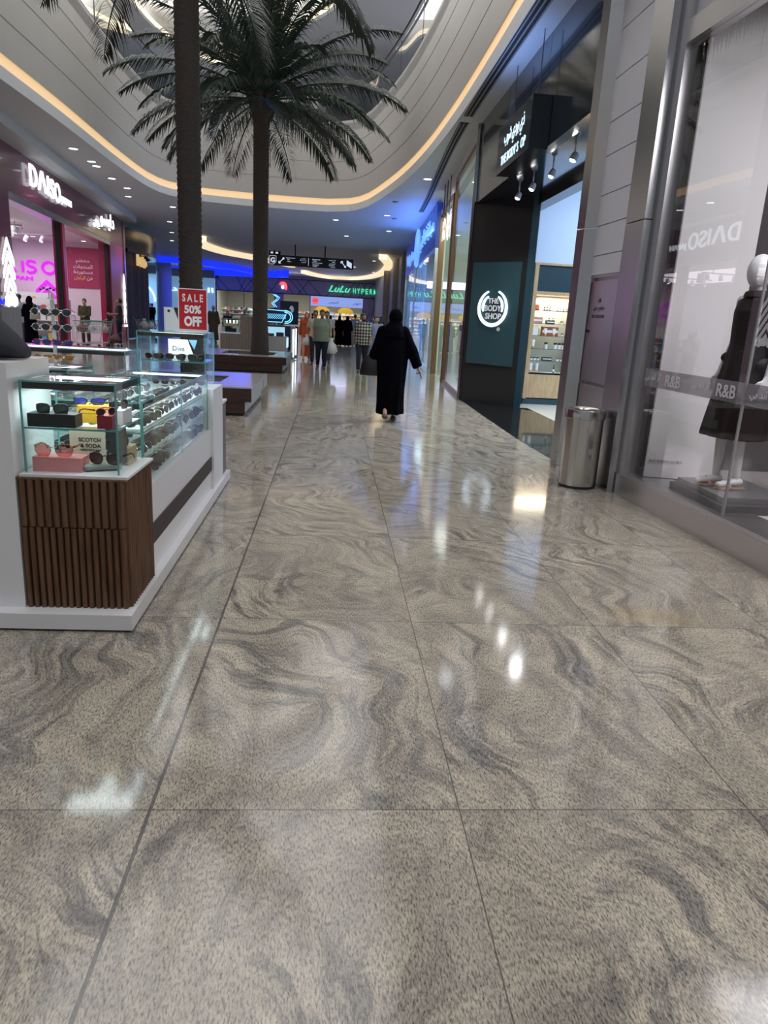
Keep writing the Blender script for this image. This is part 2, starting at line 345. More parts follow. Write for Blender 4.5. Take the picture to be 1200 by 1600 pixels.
def arab(t):
    out = []
    for i, ch in enumerate(t):
        k = ord(ch)
        if k not in FORMS: out.append(ch); continue
        pv = i > 0 and ord(t[i-1]) in FORMS and len(FORMS[ord(t[i-1])]) == 4
        nx = i+1 < len(t) and ord(t[i+1]) in FORMS
        f = FORMS[k]
        if len(f) == 2: out.append(chr(f[1] if pv else f[0]))
        else: out.append(chr(f[3] if pv and nx else f[1] if pv else f[2] if nx else f[0]))
    return ''.join(reversed(out))
def text_mesh(s, size=1.0, depth=0.02, bold=0.0, fitw=None, fith=None, shear=0.0):
    c = bpy.data.curves.new('lettering', 'FONT'); c.body = s; c.size = 1.0; c.extrude = 0.5; c.offset = bold; c.shear = shear; c.resolution_u = 3
    c.align_x = 'CENTER'
    o = bpy.data.objects.new('lettering', c); me = evaluated(o); bpy.data.curves.remove(c)
    if not me.vertices: return me
    xs = [v.co.x for v in me.vertices]; ys = [v.co.y for v in me.vertices]
    cx = (min(xs)+max(xs))/2; cy_ = (min(ys)+max(ys))/2; W = max(xs)-min(xs); H = max(ys)-min(ys)
    sx = sy = size
    if fitw and fith: sx, sy = fitw/W, fith/H
    elif fitw: sx = sy = fitw/W
    elif fith: sx = sy = fith/H
    for v in me.vertices: v.co = Vector(((v.co.x-cx)*sx, (v.co.y-cy_)*sy, (v.co.z+0.5)*depth))
    return me
def text(mb, s, cx, cy_, z=0.0, **k):
    """adds lettering to an MB in its frame, centred at cx, cy"""
    me = text_mesh(s, **k); mb.add([(v.co.x+cx, v.co.y+cy_, v.co.z+z) for v in me.vertices], [tuple(p.vertices) for p in me.polygons])
    bpy.data.meshes.remove(me); return mb
def smooth_path(pts, step=0.4, closed=False):
    out = []; n = len(pts)
    for i in range(n-1):
        p0 = Vector(pts[max(i-1, 0)]); p1 = Vector(pts[i]); p2 = Vector(pts[i+1]); p3 = Vector(pts[min(i+2, n-1)])
        k = max(1, int((p2-p1).length/step))
        for j in range(k):
            t = j/k; out.append(0.5*((2*p1)+(p2-p0)*t+(2*p0-5*p1+4*p2-p3)*t*t+(3*p1-p0-3*p2+p3)*t**3))
    out.append(Vector(pts[-1])); return out
def strip(mb, path, z0, z1, off0=0.0, off1=None):
    """wall ribbon along a 2D path between heights z0 and z1, shifted sideways"""
    off1 = off0 if off1 is None else off1; n = len(path); nr = []
    for i in range(n):
        d = (path[min(i+1, n-1)]-path[max(i-1, 0)]).normalized(); nr.append(Vector((-d.y, d.x)))
    vs = [(*(path[i]+nr[i]*off0), z0) for i in range(n)] + [(*(path[i]+nr[i]*off1), z1) for i in range(n)]
    return mb.add(vs, [(i, i+1, n+i+1, n+i) for i in range(n-1)], True)
def band(mb, path, z0, z1, o0, o1):
    """closed-section band of real thickness along a path"""
    strip(mb, path, z0, z1, o0); strip(mb, path, z1, z1, o0, o1); strip(mb, path, z1, z0, o1); strip(mb, path, z0, z0, o1, o0); return mb
# ------------------------------------------------------------------ the hall
struct('floor', MB().box(-24, 3.7, -5, 80, -0.1, 0), 'floor', 'polished grey veined granite floor in large tiles', 'floor')
VOID = smooth_path([(-5.9, -5), (-5.92, 4), (-5.95, 10), (-5.97, 14.5), (-6.0, 17.7), (-6.12, 22.0), (-6.08, 25.4), (-5.75, 26.9), (-5.1, 27.65), (-4.2, 27.95), (-2.95, 28.2), (-1.3, 28.35), (-0.3, 28.3), (0.45, 27.8), (1.05, 26.4), (1.71, 22.5), (2.05, 19.06), (2.2, 15.86), (2.25, 12.9), (2.25, 8), (2.25, 2), (2.25, -5)], 0.6)
VP = [tuple(p) for p in VOID]
b = MB(); b.prism([(-24, -5)] + VP + [(5.0, -5), (5.0, 80), (-24, 80)], 5.27, 5.5); struct('ceiling', b, 'ceil', 'smooth grey-white lower ceiling around the curved atrium opening', 'ceiling')
b = MB(); b.prism([(-24, -5)] + VP + [(9, -5), (9, 45), (-24, 45)], 7.9, 8.18); struct('floor_upper', b, 'ceil', 'upper gallery floor slab around the atrium', 'floor')
b = MB(); band(b, VOID, 5.5, 5.72, 0.03, 0.10); struct('trim_1', b, 'led', 'warm glowing light strip along the curved atrium edge', 'light strip')
b = MB(); zs = [5.72, 6.30, 6.325, 6.92, 6.945, 7.54, 7.565, 8.26]
for i in range(7):
    o_ = 0.0 if i % 2 == 0 else 0.010
    band(b, VOID, zs[i], zs[i+1], o_, 0.16)
struct('wall_gallery', b, 'plaster', 'cream curved gallery parapet with fine horizontal joints', 'parapet')
# gallery balustrade
t = thing('balustrade', 'glass balustrade with dark rail on top of the curved cream parapet', 'railing', (0, 28.4, 8.26))
b = MB(); band(b, VOID[6:], 8.3, 9.28, 0.08, 0.095); b.build('glass_panel', 'glassrail', t)
b = MB(); b.tube([(p.x, p.y, 9.32) for p in VOID[6:]], 0.03); b.build('handrail', 'darkgrey', t)
b = MB(); b.box(0, 0.001, 0, 0.001, 0, 0.001) if False else None
band(b, VOID[6:], 8.26, 8.33, 0.04, 0.13); b.build('base_channel', 'black_matt', t)
for i in range(14, len(VOID), 4):
    p = VOID[i]; d = (VOID[min(i+1, len(VOID)-1)]-VOID[i-1]).normalized(); q = p + Vector((-d.y, d.x))*0.088
    if q.y > 6: MB().cyl((q.x, q.y, 0), 0.016, 8.3, 9.3, 8).build('post', 'darkgrey', t)
# gallery level behind
b = MB(); b.box(-24, 12, 44, 44.2, 8.2, 12.6); struct('wall_back', b, 'grey', 'grey back wall of the upper gallery', 'wall')
b = MB(); b.box(-11.6, -11.4, -5, 44, 8.2, 12.6); struct('wall_left', b, 'grey', 'grey left wall of the upper gallery', 'wall')
b = MB(); b.box(7.4, 7.6, -5, 44, 8.2, 12.6); struct('wall_right', b, 'grey', 'grey right wall of the upper gallery', 'wall')
RA = [tuple(p) for p in smooth_path([(-8.0, -5), (-8.0, 20), (-8.0, 30), (-7.4, 35), (-5.9, 37.8), (-4.6, 37.2), (-2.8, 34.5), (-1.4, 32.1), (0.1, 29.4), (1.2, 25), (1.4, 12), (1.4, -5)], 1.2)]
RB = [tuple(p) for p in smooth_path([(-12, 28), (-10.4, 32.4), (-9.4, 34.2), (-8.75, 34.7), (-8.55, 33), (-8.7, 31), (-8.75, 20), (-8.75, -5)], 1.2)]
def ceil_with_recess(z0, z1):
    b = MB()
    poly = [(-12, -5), (-12, 28)] + RB[1:] + RA + [(12, -5), (12, 45), (-13, 45), (-13, -5)]
    return b.prism(poly, z0, z1)
struct('ceiling_upper', ceil_with_recess(12.5, 12.62), 'ceil_up', 'dark grey upper ceiling with curved light recesses', 'ceiling')
b = MB(); b.box(-13, 12, -5, 45, 13.3, 13.4); struct('ceiling_recess', b, 'white_matt', 'pale recessed ceiling panel glowing above the curved coves', 'ceiling')
b = MB(); ra = [Vector(p) for p in RA]; rb = [Vector(p) for p in RB]
for pth in (ra, rb): band(b, pth, 12.62, 12.82, 0.02, 0.10)
struct('trim_2', b, glow('cream_led_bright', (1.0, .84, .58), 1.6, (.6, .5, .4)), 'cream light strip along the upper ceiling recess edge', 'light strip')
b = MB()
for pth in (ra, rb): band(b, pth, 12.82, 13.3, 0.25, 0.3)
struct('trim_3', b, 'white_matt', 'white upstand around the upper ceiling recess', 'trim')
for (x, y, sx, sy_) in ((-3.4, 22, 9.0, 24), (-9.6, 30, 1.6, 6)): lamp('recess_light', 'AREA', (x, y, 12.9), 800 if sx > 3 else 150, (1, .95, .88), sx, rot=(R(180), 0, 0), sx=sy_)
for (x, y) in ((-6, 38), (3.6, 30), (4.5, 20), (-10, 20)): lamp('gallery_fill', 'AREA', (x, y, 8.6), 55, (.9, .93, 1.0), 2.0, rot=(R(180), 0, 0), sx=5)  # unseen uplights added to brighten the dark grey upper ceiling
# upper shop fronts seen between the palm fronds
for i, (x0, x1, mname, lb) in enumerate(((-9.6, -7.6, 'shopwhite', 'bright upper shop window behind the left palm fronds'), (-2.6, -0.9, 'shopwhite', 'bright upper shop window behind the palm crown'), (-0.3, 1.0, 'oak', 'brown upper shop front beside the bright window'))):
    t = thing('upper_shop_window', lb, 'shop window', ((x0+x1)/2, 43.9, 8.2))
    MB().box(x0, x1, 43.86, 43.98, 8.3, 10.6).build('display', glow('upper_display_%d' % i, (0.75, 0.86, 1.0) if mname != 'oak' else (0.5, 0.35, 0.2), 0.7 if mname != 'oak' else 0.08, (0.3, 0.3, 0.3)), t)
    b = MB(); b.box(x0-.08, x0, 43.8, 43.98, 8.2, 10.7).box(x1, x1+.08, 43.8, 43.98, 8.2, 10.7).box(x0, x1, 43.8, 43.98, 10.6, 10.72); b.build('window_frame', 'darkgrey', t)
    for k in range(3):
        x = x0+.3+k*(x1-x0-.5)/2.4; MB().box(x, x+.2, 43.7, 43.84, 8.3, 9.2+.3*k).build('display_item', 'darkgrey', t)

# ------------------------------------------------------------------ right side shell
struct('wall_right_far', MB().seg((3.95, 41.2), (4.15, 74.9), 0, 5.27, 0.3, -1), 'grey', 'plain grey wall before the hypermarket front', 'wall')
b = MB()
for y_, r_ in ((42, .18), (47, .25), (55, .3)):
    b.cyl((3.93, y_, 0), r_, 0, 5.27, 20)
struct('column_1', b, mat('column_grey', (0.36, 0.34, 0.36), 0.5), 'grey round half columns on the far right wall', 'column')
struct('wall_far', MB().box(4.1, 5, 75.2, 75.5, 0, 5.27), 'grey', 'far wall of the hall right of the hypermarket', 'wall')
struct('wall_far_wing', MB().box(-24, -13.1, 78, 78.3, 0, 5.27), 'grey', 'far wall of the hall left of the hypermarket', 'wall')

# ------------------------------------------------------------------ ceiling fittings
def dlight(p, label, r=0.11, z=5.27):
    t = thing('ceiling_downlight', label, 'ceiling light', (p[0], p[1], z), 0, 'recessed downlights in the lower ceiling')
    MB(Matrix.Translation((p[0], p[1], z))).lathe([(r+.035, 0), (r+.035, -.012), (r, -.012), (r, 0)], n=16).build('trim_ring', 'white_matt', t)
    MB(Matrix.Translation((p[0], p[1], z))).cyl((0, 0, 0), r, -.008, -.001, 16).build('diffuser', 'lamp', t)
    return t
LB = 'small round recessed downlight in the pale lower ceiling'
d0 = None
for (x, y) in ((-6.64, 20.1), (-6.69, 21.65), (-6.76, 22.3), (-7.38, 27.8), (-6.9, 24.2), (-6.9, 25.9), (-0.02, 30.4), (1.87, 28.2), (2.42, 20.75), (-6.26, 29.8), (-7.46, 34.8), (-8.4, 39.6), (-9.4, 44.3), (-3.5, 36.5), (0.5, 36), (2.3, 33),
             (-13, 60), (-11.8, 60.5), (-10.6, 61), (-14, 62), (-9, 72), (-1, 55), (1.5, 57), (2.6, 50), (3.2, 62), (-4, 56)):
    if d0 is None: d0 = dlight((x, y), LB)
    else: copy_tree(d0, (x, y, 5.27))
# linear air slots along the right ceiling edge
slot_pts = smooth_path([(2.36, 6.5), (2.36, 12.7), (2.42, 16), (2.62, 20), (2.85, 24), (3.05, 29)], 0.5)
for k, (a, c_) in enumerate(((0, 5), (6, 12), (12.6, 15.5), (16, 19), (19.5, 23), (23.5, 28), (28.5, 33), (33.5, 39))):
    a = int(a); c_ = int(c_); sp = slot_pts[a:c_+1]
    if len(sp) < 2: continue
    t = thing('linear_air_slot', 'black double slot air diffuser along the right ceiling edge', 'air diffuser', (sp[0].x, sp[0].y, 5.27), 0, 'linear air slots in the right ceiling')
    b = MB(); band(b, sp, 5.255, 5.268, -0.09, 0.09); b.build('backing', 'slot', t)
    for q in (-0.085, -0.012, 0.06):
        b = MB(); band(b, sp, 5.248, 5.256, q, q+0.024); b.build('blade', 'grey', t)
for (x, y, lb) in ((2.2, 28.9, 'small white smoke detector on the ceiling by the blue glow'), (1.9, 24.9, 'round ceiling speaker grille near the right ceiling edge')):
    t = thing('smoke_detector' if 'smoke' in lb else 'ceiling_speaker', lb, 'detector' if 'smoke' in lb else 'speaker', (x, y, 5.27))
    MB().lathe([(.10, 0), (.10, -.02), (.06, -.03)], (x, y, 5.265), 16).build('base_ring', 'grey', t); MB().lathe([(.05, -.03), (.04, -.06)], (x, y, 5.265), 14).build('sensor_head', 'white_matt', t)
# small camera on the parapet
t = thing('security_camera', 'small dark security camera on the cream parapet, right of the palm', 'camera', (-0.35, 28.15, 6.9))
MB().tube([(-.35, 28.28, 6.95), (-.35, 28.12, 6.95), (-.35, 28.08, 6.9)], .015).build('bracket', 'darkgrey', t)
MB().ell((-.35, 28.06, 6.86), .055, .055, .06).build('dome', 'black', t)
# oval cove and blue coves in the far ceiling
def cove(pts, label, mname, wd=0.5, z0=5.15, closed=False, step=0.8):
    pth = smooth_path(pts, step); b = MB(); band(b, pth, z0, 5.268, -wd/2, wd/2); return struct('trim_4' if 'cream' in label else 'trim_5', b, mname, label, 'light strip')
def ell_pts(cx, cy_, rx, ry, a0, a1, n=14): return [(cx+rx*math.cos(R(a0+(a1-a0)*i/n)), cy_+ry*math.sin(R(a0+(a1-a0)*i/n))) for i in range(n+1)]
def oval_point(path): return path
def cove2(pts, zlow, rec, mname, label, nm):
    pth = smooth_path(pts, 0.9); b = MB(); band(b, pth, zlow, 5.268, 0.0, rec); return struct(nm, b, mname, label, 'light strip')
cove2([(-6.8, 40.5), (-7.3, 42.5), (-7.25, 45.2), (-6.65, 48.5), (-5.34, 51.4), (-4.2, 54.2), (-3.0, 57.5)], 4.98, 0.5, 'ledcream', 'cream curved light cove in the far ceiling, left part of the oval', 'trim_4')
cove2([(-2.4, 65.0), (-1.6, 68.5), (-0.16, 71.5), (1.36, 71.3), (2.73, 67.6), (3.5, 61), (3.47, 52.3), (3.15, 48.6), (2.6, 44.8)], 5.0, 0.5, 'ledcream', 'cream curved light cove in the far ceiling, right part of the oval', 'trim_6')
cove2([(-19, 57.5), (-14.8, 57.6), (-13.2, 58), (-11.6, 58.6), (-10.2, 59.2), (-9.4, 61.2), (-8.1, 63.4), (-6.9, 68.5)], 4.86, 0.6, 'blue', 'deep blue light band curving across the far left ceiling', 'trim_5')
cove2([(-22, 76), (-18, 74), (-13.5, 71.5), (-7.8, 70.2), (-5.3, 68.6), (-4.6, 66.5)], 4.72, 0.6, 'blue', 'second deep blue light band farther back in the ceiling', 'trim_7')
lamp('blue_cove_light', 'AREA', (-10, 61, 4.8), 260, (0.05, 0.1, 1.0), 6.0, rot=(0, 0, 0), sx=4)
lamp('blue_cove_light', 'AREA', (-6, 66, 4.6), 200, (0.05, 0.1, 1.0), 5.0, rot=(0, 0, 0), sx=4)
# ------------------------------------------------------------------ right side: fashion shop window (nearest)
WA = (3.30, 1.0); WB = (2.93, 6.62)       # window line, near end to far end
wd = (Vector(WB)-Vector(WA)); wl = wd.length; wa = math.atan2(-wd.y, -wd.x)
FW = FR(WB[0], WB[1], 0, wa)              # x = from the far frame towards the viewer
t = thing('shop_window', 'tall steel framed fashion shop window with frosted lettered band', 'shop window', (WB[0], WB[1], 0))
b = MB(FW); b.box(-.10, wl, 0, .20, -.30, .07).box(-.10, wl, .20, .235, -.30, .045); b.build('sill', 'steellight', t)
b = MB(FW); b.box(-.10, .015, .235, 5.27, -.10, .05); b.build('frame_post', 'steellight', t)
b = MB(FW); b.box(-.125, -.10, .0, 5.27, -.10, .06); b.build('frame_edge', 'steel_dark', t)
b = MB(FW); b.box(.015, wl, 3.92, 4.10, -.08, .05); b.build('top_rail', 'steellight', t)
b = MB(FW); b.box(0.015, wl, .235, 3.92, -.012, 0.0); b.build('window_pane', 'glasswin', t)
b = MB(FW); b.box(1.545, 1.560, .235, 3.92, -.014, .004); b.build('pane_joint', 'grey', t)
M['frost'] = mat('frosted_film', (0.42, 0.41, 0.45), 0.7)
mfl = M['frost'].node_tree; nn = mfl.nodes; mixs = nn.new('ShaderNodeMixShader'); trp = nn.new('ShaderNodeBsdfTransparent'); mixs.inputs[0].default_value = 0.55
mfl.links.new(trp.outputs[0], mixs.inputs[1]); mfl.links.new(nn['Principled BSDF'].outputs[0], mixs.inputs[2]); mfl.links.new(mixs.outputs[0], nn['Material Output'].inputs[0])
b = MB(FW); b.box(.02, wl, 1.08, 1.24, -.016, -.0125); b.build('frosted_band', 'frost', t)
b = MB(FW)
for i in range(6):
    text(b, 'R&B', .55+i*.78, 1.16, .002, fith=.10, depth=.002, bold=.01); text(b, arab('آر أند بي'), .20+i*.78, 1.165, .002, fith=.085, fitw=.27, depth=.002, bold=.012)
b.build('band_lettering', mat('film_letter', (0.62, 0.60, 0.64), 0.6), t)
b = MB(FW); b.box(.0, wl, 4.10, 5.27, -.05, .0); struct('wall_above_window', b, 'panelcool', 'grey panelling above the fashion shop window', 'wall')
# interior of the shop
struct('floor_shop', MB().box(3.02, 8, 0.5, 7.6, 0.0, .22), mat('shop_floor', (0.55, 0.50, 0.50), 0.25), 'pale raised floor inside the fashion shop window', 'floor')
struct('wall_shop_side', MB().box(3.0, 8, 7.0, 7.15, .22, 4.3), M.setdefault('shopdim', mat('shop_dim', (.08, .075, .08), .6)), 'side wall inside the fashion shop window, coloured dark for its dimness', 'wall')  # near-black colour puts the dimness of the shop interior into walls and ceiling
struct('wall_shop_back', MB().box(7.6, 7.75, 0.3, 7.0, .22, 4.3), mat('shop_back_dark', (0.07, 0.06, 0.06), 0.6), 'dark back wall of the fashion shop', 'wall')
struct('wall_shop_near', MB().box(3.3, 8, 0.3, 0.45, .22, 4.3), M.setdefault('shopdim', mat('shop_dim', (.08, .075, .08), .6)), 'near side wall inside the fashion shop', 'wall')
struct('ceiling_shop', MB().box(3.0, 8, 0.3, 7.0, 4.3, 4.4), M.setdefault('shopdim', mat('shop_dim', (.08, .075, .08), .6)), 'ceiling of the fashion shop, coloured dark for its dimness', 'ceiling')
lamp('shop_light', 'AREA', (4.6, 3.4, 4.15), 190, (1, .97, .98), 2.0, sx=3.0)
lamp('shop_light', 'SPOT', (3.5, 4.6, 4.2), 80, (1, .97, .98), .1, spot=90)
# free standing white backdrop panel close behind the glass
b = MB(); b.seg((3.0, 6.42), (3.64, 6.31), .24, 4.26, .04, 1); o = b.build('display_backdrop', 'shopwhite'); tag(o, 'tall plain white backdrop panel behind the shop window glass', 'panel')
a_ = math.atan2(6.31-6.42, 3.64-2.97)
b = MB(FR(2.97, 6.42, 0, a_)); text(b, 'BLUE FASHION LLC BR.2', .20, .40, .005, fitw=.30, depth=.002, bold=.01); o = b.build('shop_notice', mat('notice_ink', (.03, .05, .12), .6)); tag(o, 'small dark licence lettering low on the white backdrop panel', 'lettering')
# pedestal and things behind the mannequin
t = thing('display_pedestal', 'low grey two-step pedestal under the mannequin', 'pedestal', (3.4, 5.6, .22))
MB().box(3.06, 3.74, 5.15, 6.02, .22, .29).build('lower_step', 'darkgrey', t); MB().box(3.10, 3.70, 5.21, 5.97, .29, .34).build('upper_step', mat('pedestal_top', (.14, .14, .15), .3), t)
t = thing('clothes_rack', 'white metal clothes rack frame behind the mannequin', 'rack', (4.1, 5.2, .22))
b = MB()
for x in (3.85, 4.5):
    for y in (4.7, 5.75): b.tube([(x, y, .22), (x, y, 1.55)], .016)
b.build('upright', 'white', t)
b = MB()
for z in (.45, 1.55):
    b.tube([(3.85, 4.7, z), (3.85, 5.75, z)], .014).tube([(4.5, 4.7, z), (4.5, 5.75, z)], .014).tube([(3.85, 5.75, z), (4.5, 5.75, z)], .014).tube([(3.85, 4.7, z), (4.5, 4.7, z)], .014)
b.build('rail', 'white', t)
cloth_cols = [(.02, .02, .022), (.10, .012, .02), (.035, .03, .03), (.02, .02, .02), (.05, .035, .02)]
for i in range(5):
    y = 4.85+i*.19; b = MB(); b.loft([((4.18, y, .62), (.20, 0, 0), (0, .05, 0)), ((4.18, y, 1.0), (.19, 0, 0), (0, .045, 0)), ((4.18, y, 1.38), (.20, 0, 0), (0, .04, 0)), ((4.18, y, 1.47), (.12, 0, 0), (0, .025, 0))], 14, fold=lambda s, a: 1+.06*math.sin(6*a))
    o = b.build('hanging_dress', mat('dress_%d' % i, cloth_cols[i], .8)); tag(o, ['black dress hanging nearest on the rack', 'dark red dress hanging second on the rack', 'charcoal dress hanging mid-rack', 'black skirt dress hanging fourth on the rack', 'dark brown dress hanging farthest on the rack'][i], 'dress', 'dresses on the rack in the window')
t = thing('banner_stand', 'dark red roll-up banner with silver base at the right edge', 'banner', (3.4, 4.62, .22))
MB(FR(3.32, 4.62, .22, -1.2)).box(0, .5, .05, 1.15, 0, .01).build('banner_sheet', mat('banner_red', (.16, .012, .02), .5), t)
MB().tube([(3.31, 4.63, .25), (3.51, 4.14, .25)], .035).build('base_tube', 'white', t)

# ------------------------------------------------------------------ steel and cladding between the shops (x about 2.8)
A0 = (2.80, 6.74); A1 = (2.76, 8.12)
d_ = Vector(A1)-Vector(A0); La = d_.length; FA = FR(A1[0], A1[1], 0, math.atan2(-d_.y, -d_.x))    # x grows towards the viewer
t = thing('steel_column', 'wide brushed steel column face beside the fashion shop window', 'column', (A0[0], A0[1], 0))
for z0, z1 in ((0, 2.55), (2.56, 5.27)): MB(FA).box(La-.40, La, z0, z1, -.25, .015).build('steel_sheet', 'steel', t)
t = thing('portal_pillar', 'brushed steel pillar at the near edge of the dark shop portal', 'column', (2.7, 8.1, 0))
for z0, z1 in ((0, .16), (.165, 2.60), (2.61, 5.27)): MB().prism([(2.62, 8.12), (2.66, 8.0), (2.78, 7.93), (3.2, 7.93), (3.2, 8.12)], z0, z1).build('steel_sheet', 'steel', t)
b = MB(FA)
zz = [2.12, 2.32, 2.62, 2.92, 3.30, 3.62, 4.02, 4.45, 5.27]
for i in range(8): b.box(.20, La-.41, zz[i]+.006, zz[i+1]-.006, -.2, -.005)
b.box(.20, La-.41, 2.1, 5.27, -.22, -.02)
struct('wall_cladding', b, 'panelcool', 'pale grey horizontal cladding boards above the steel hose cabinet', 'wall')
t = thing('hose_cabinet', 'brushed steel fire hose cabinet with arabic and english lettering', 'cabinet', (2.8, 7.5, 0))
MB(FA).box(.20, La-.41, 0, 2.11, -.25, -.03).build('body', 'steel', t)
dr = MB(FA).box(.24, La-.45, 1.02, 2.06, -.03, -.012).build('door', 'steellight', t)
MB(FA).box(.24, La-.45, .06, .98, -.03, -.014).build('lower_panel', 'steellight', t)
h = MB(FA).lathe([(.022, 0), (.022, .02)], (.30, 1.55, -.012), 12)
h.build('latch', 'black', dr)
b = MB(FA); text(b, arab('خرطوم حريق'), .52, 1.78, -.011, fitw=.30, depth=.002, bold=.01); text(b, 'FIRE HOSE REEL', .52, 1.70, -.011, fitw=.34, depth=.002, bold=.015); b.box(.49, .55, 1.84, 1.88, -.011, -.009); b.build('lettering', 'darkgrey', dr)
b = MB(FA); text(b, arab('خروج'), .55, .50, -.012, fitw=.10, depth=.002); text(b, 'KEEP CLEAR', .55, .45, -.012, fitw=.22, depth=.002, bold=.01); b.build('red_lettering', 'red', t)
# ------------------------------------------------------------------ waste bin
bx, by = 2.555, 6.98
t = thing('waste_bin', 'cylindrical brushed steel waste bin against the steel wall', 'bin', (bx, by, 0))
MB().lathe([(.178, .0), (.185, .005), (.185, .035)], (bx, by, 0), 40).build('base_ring', 'black', t)
MB().lathe([(.190, .03), (.190, .70)], (bx, by, 0), 48).build('body', 'steelbin', t)
MB().lathe([(.196, .70), (.202, .705), (.202, .775), (.196, .79), (.15, .80), (.13, .785), (.12, .70)], (bx, by, 0), 48, cap=False).build('lid', 'steelbin', t)
MB().lathe([(.125, .68), (.125, .70)], (bx, by, 0), 32).build('liner', 'black_matt', t)
MB().box(bx+.0, bx+.06, by-.20, by-.187, .36, .42).build('pictogram', 'grey', t)
# ------------------------------------------------------------------ dark cosmetics shop portal
t = thing('shop_portal', 'dark glossy cosmetics shop portal with lit round emblem panel', 'shop front', (2.72, 11.5, 0))
b = MB()
for y0, y1 in ((8.13, 10.35), (10.36, 12.6), (12.61, 14.9)): b.box(2.72, 2.86, y0, y1, 3.84, 5.27)
b.build('lintel', 'bs_panel', t)
MB().box(2.86, 3.95, 8.13, 14.9, 3.88, 3.98).build('soffit', 'bs_panel', t)
MB().box(3.20, 3.95, 7.95, 8.13, 0, 3.88).build('near_return', 'bs_panel', t)
sx0, sy0, sx1, sy1 = 2.72, 14.93, 3.62, 13.92
FB = FR(sx0, sy0, 0, math.atan2(sy1-sy0, sx1-sx0)); Lb = math.hypot(sx1-sx0, sy1-sy0)
b = MB(FB); b.box(0, Lb, 0, 3.88, -.25, 0); b.build('far_return', mat('portal_matt', (0.016, 0.017, 0.018), .35), t)
pn = MB(FB).box(.10, Lb-.12, .78, 2.74, 0, .035).build('emblem_panel', 'teal', t)
b = MB(FB); b.box(-.06, .0, 0, 5.27, -.3, .03); b.build('corner_post', 'steel_dark', t)
# emblem: two nested open rings and the wordmark
def arc_tube(b, cx, cy_, rx, ry, a0, a1, r, z, n=22, taper=True):
    pts = []; rs = []
    for i in range(n+1):
        a = R(a0+(a1-a0)*i/n); pts.append((cx+rx*math.cos(a), cy_+ry*math.sin(a), z)); q = i/n; rs.append(r*(0.55+0.45*math.sin(math.pi*min(1, max(0, q)))) if taper else r)
    return b.tube(pts, rs, 8)
cxE = Lb*.5; czE = 1.88
b = MB(FB); arc_tube(b, cxE, czE, .33, .33, 112, 428-0, .036, .06, 34); arc_tube(b, cxE, czE+.01, .235, .235, 120, 200, .028, .06, 14); arc_tube(b, cxE, czE+.01, .235, .235, 60, -20, .028, .06, 14)
b.build('emblem_ring', glow('emblem_light', (.62, .84, 1.0), 1.5), pn)
b = MB(FB); text(b, 'THE', cxE, czE+.135, .04, fith=.10, depth=.012, bold=.02); text(b, 'BODY', cxE, czE-.005, .04, fith=.115, fitw=.40, depth=.012, bold=.02); text(b, 'SHOP', cxE+.02, czE-.155, .04, fith=.115, fitw=.38, depth=.012, bold=.02); b.build('emblem_lettering', 'txtwhite', pn)
b = MB(FB); arc_tube(b, cxE+.17, czE-.40, .03, .03, 0, 359, .006, .04, 12, False); text(b, 'R', cxE+.17, czE-.40, .036, fith=.03, depth=.004); b.build('mark', 'txtwhite', pn)
b = MB(); b.prism([(3.62, 13.92), (3.74, 13.88), (3.86, 14.5), (3.7, 14.6)], 0, 3.88); b.build('teal_jamb', 'tealdeep', t)
b = MB(); b.box(3.70, 3.95, 8.13, 14.6, 3.74, 3.88).box(3.86, 3.95, 8.13, 8.25, 0, 3.72); b.build('door_frame', 'black', t)
# portal floor of polished black stone (edge follows the shop line)
edge = [(2.74, 8.13), (2.73, 8.6), (2.68, 10.1), (2.69, 12.2), (2.72, 14.93), (3.62, 13.92), (3.90, 13.88), (3.90, 8.13)]
struct('floor_portal', MB().prism(edge, 0.0, 0.006), 'stone', 'polished black stone floor inside the dark portal', 'floor')
struct('floor_store', MB().box(3.7, 9.5, 7.6, 17, -.1, 0.004), mat('store_tiles', (.50, .50, .48), .2), 'pale tiled floor inside the cosmetics shop', 'floor')
storewall = mat('store_wall_blue', (0.50, 0.64, 0.86), .6)
struct('wall_store_back', MB().box(3.65, 9.5, 15.15, 15.3, 0, 4.9), storewall, 'pale blue wall inside the cosmetics shop', 'wall')
struct('wall_store_right', MB().box(9.4, 9.5, 7.9, 15.2, 0, 4.9), storewall, 'right inner wall of the cosmetics shop', 'wall')
struct('wall_store_near', MB().box(3.95, 9.5, 7.7, 7.95, 0, 4.9), storewall, 'near inner wall of the cosmetics shop', 'wall')
struct('ceiling_store', MB().box(3.65, 9.5, 7.9, 15.2, 4.9, 5.0), storewall, 'ceiling inside the cosmetics shop', 'ceiling')
lamp('store_light', 'AREA', (6.0, 11.8, 4.75), 330, (.78, .89, 1.0), 2.5, sx=4)
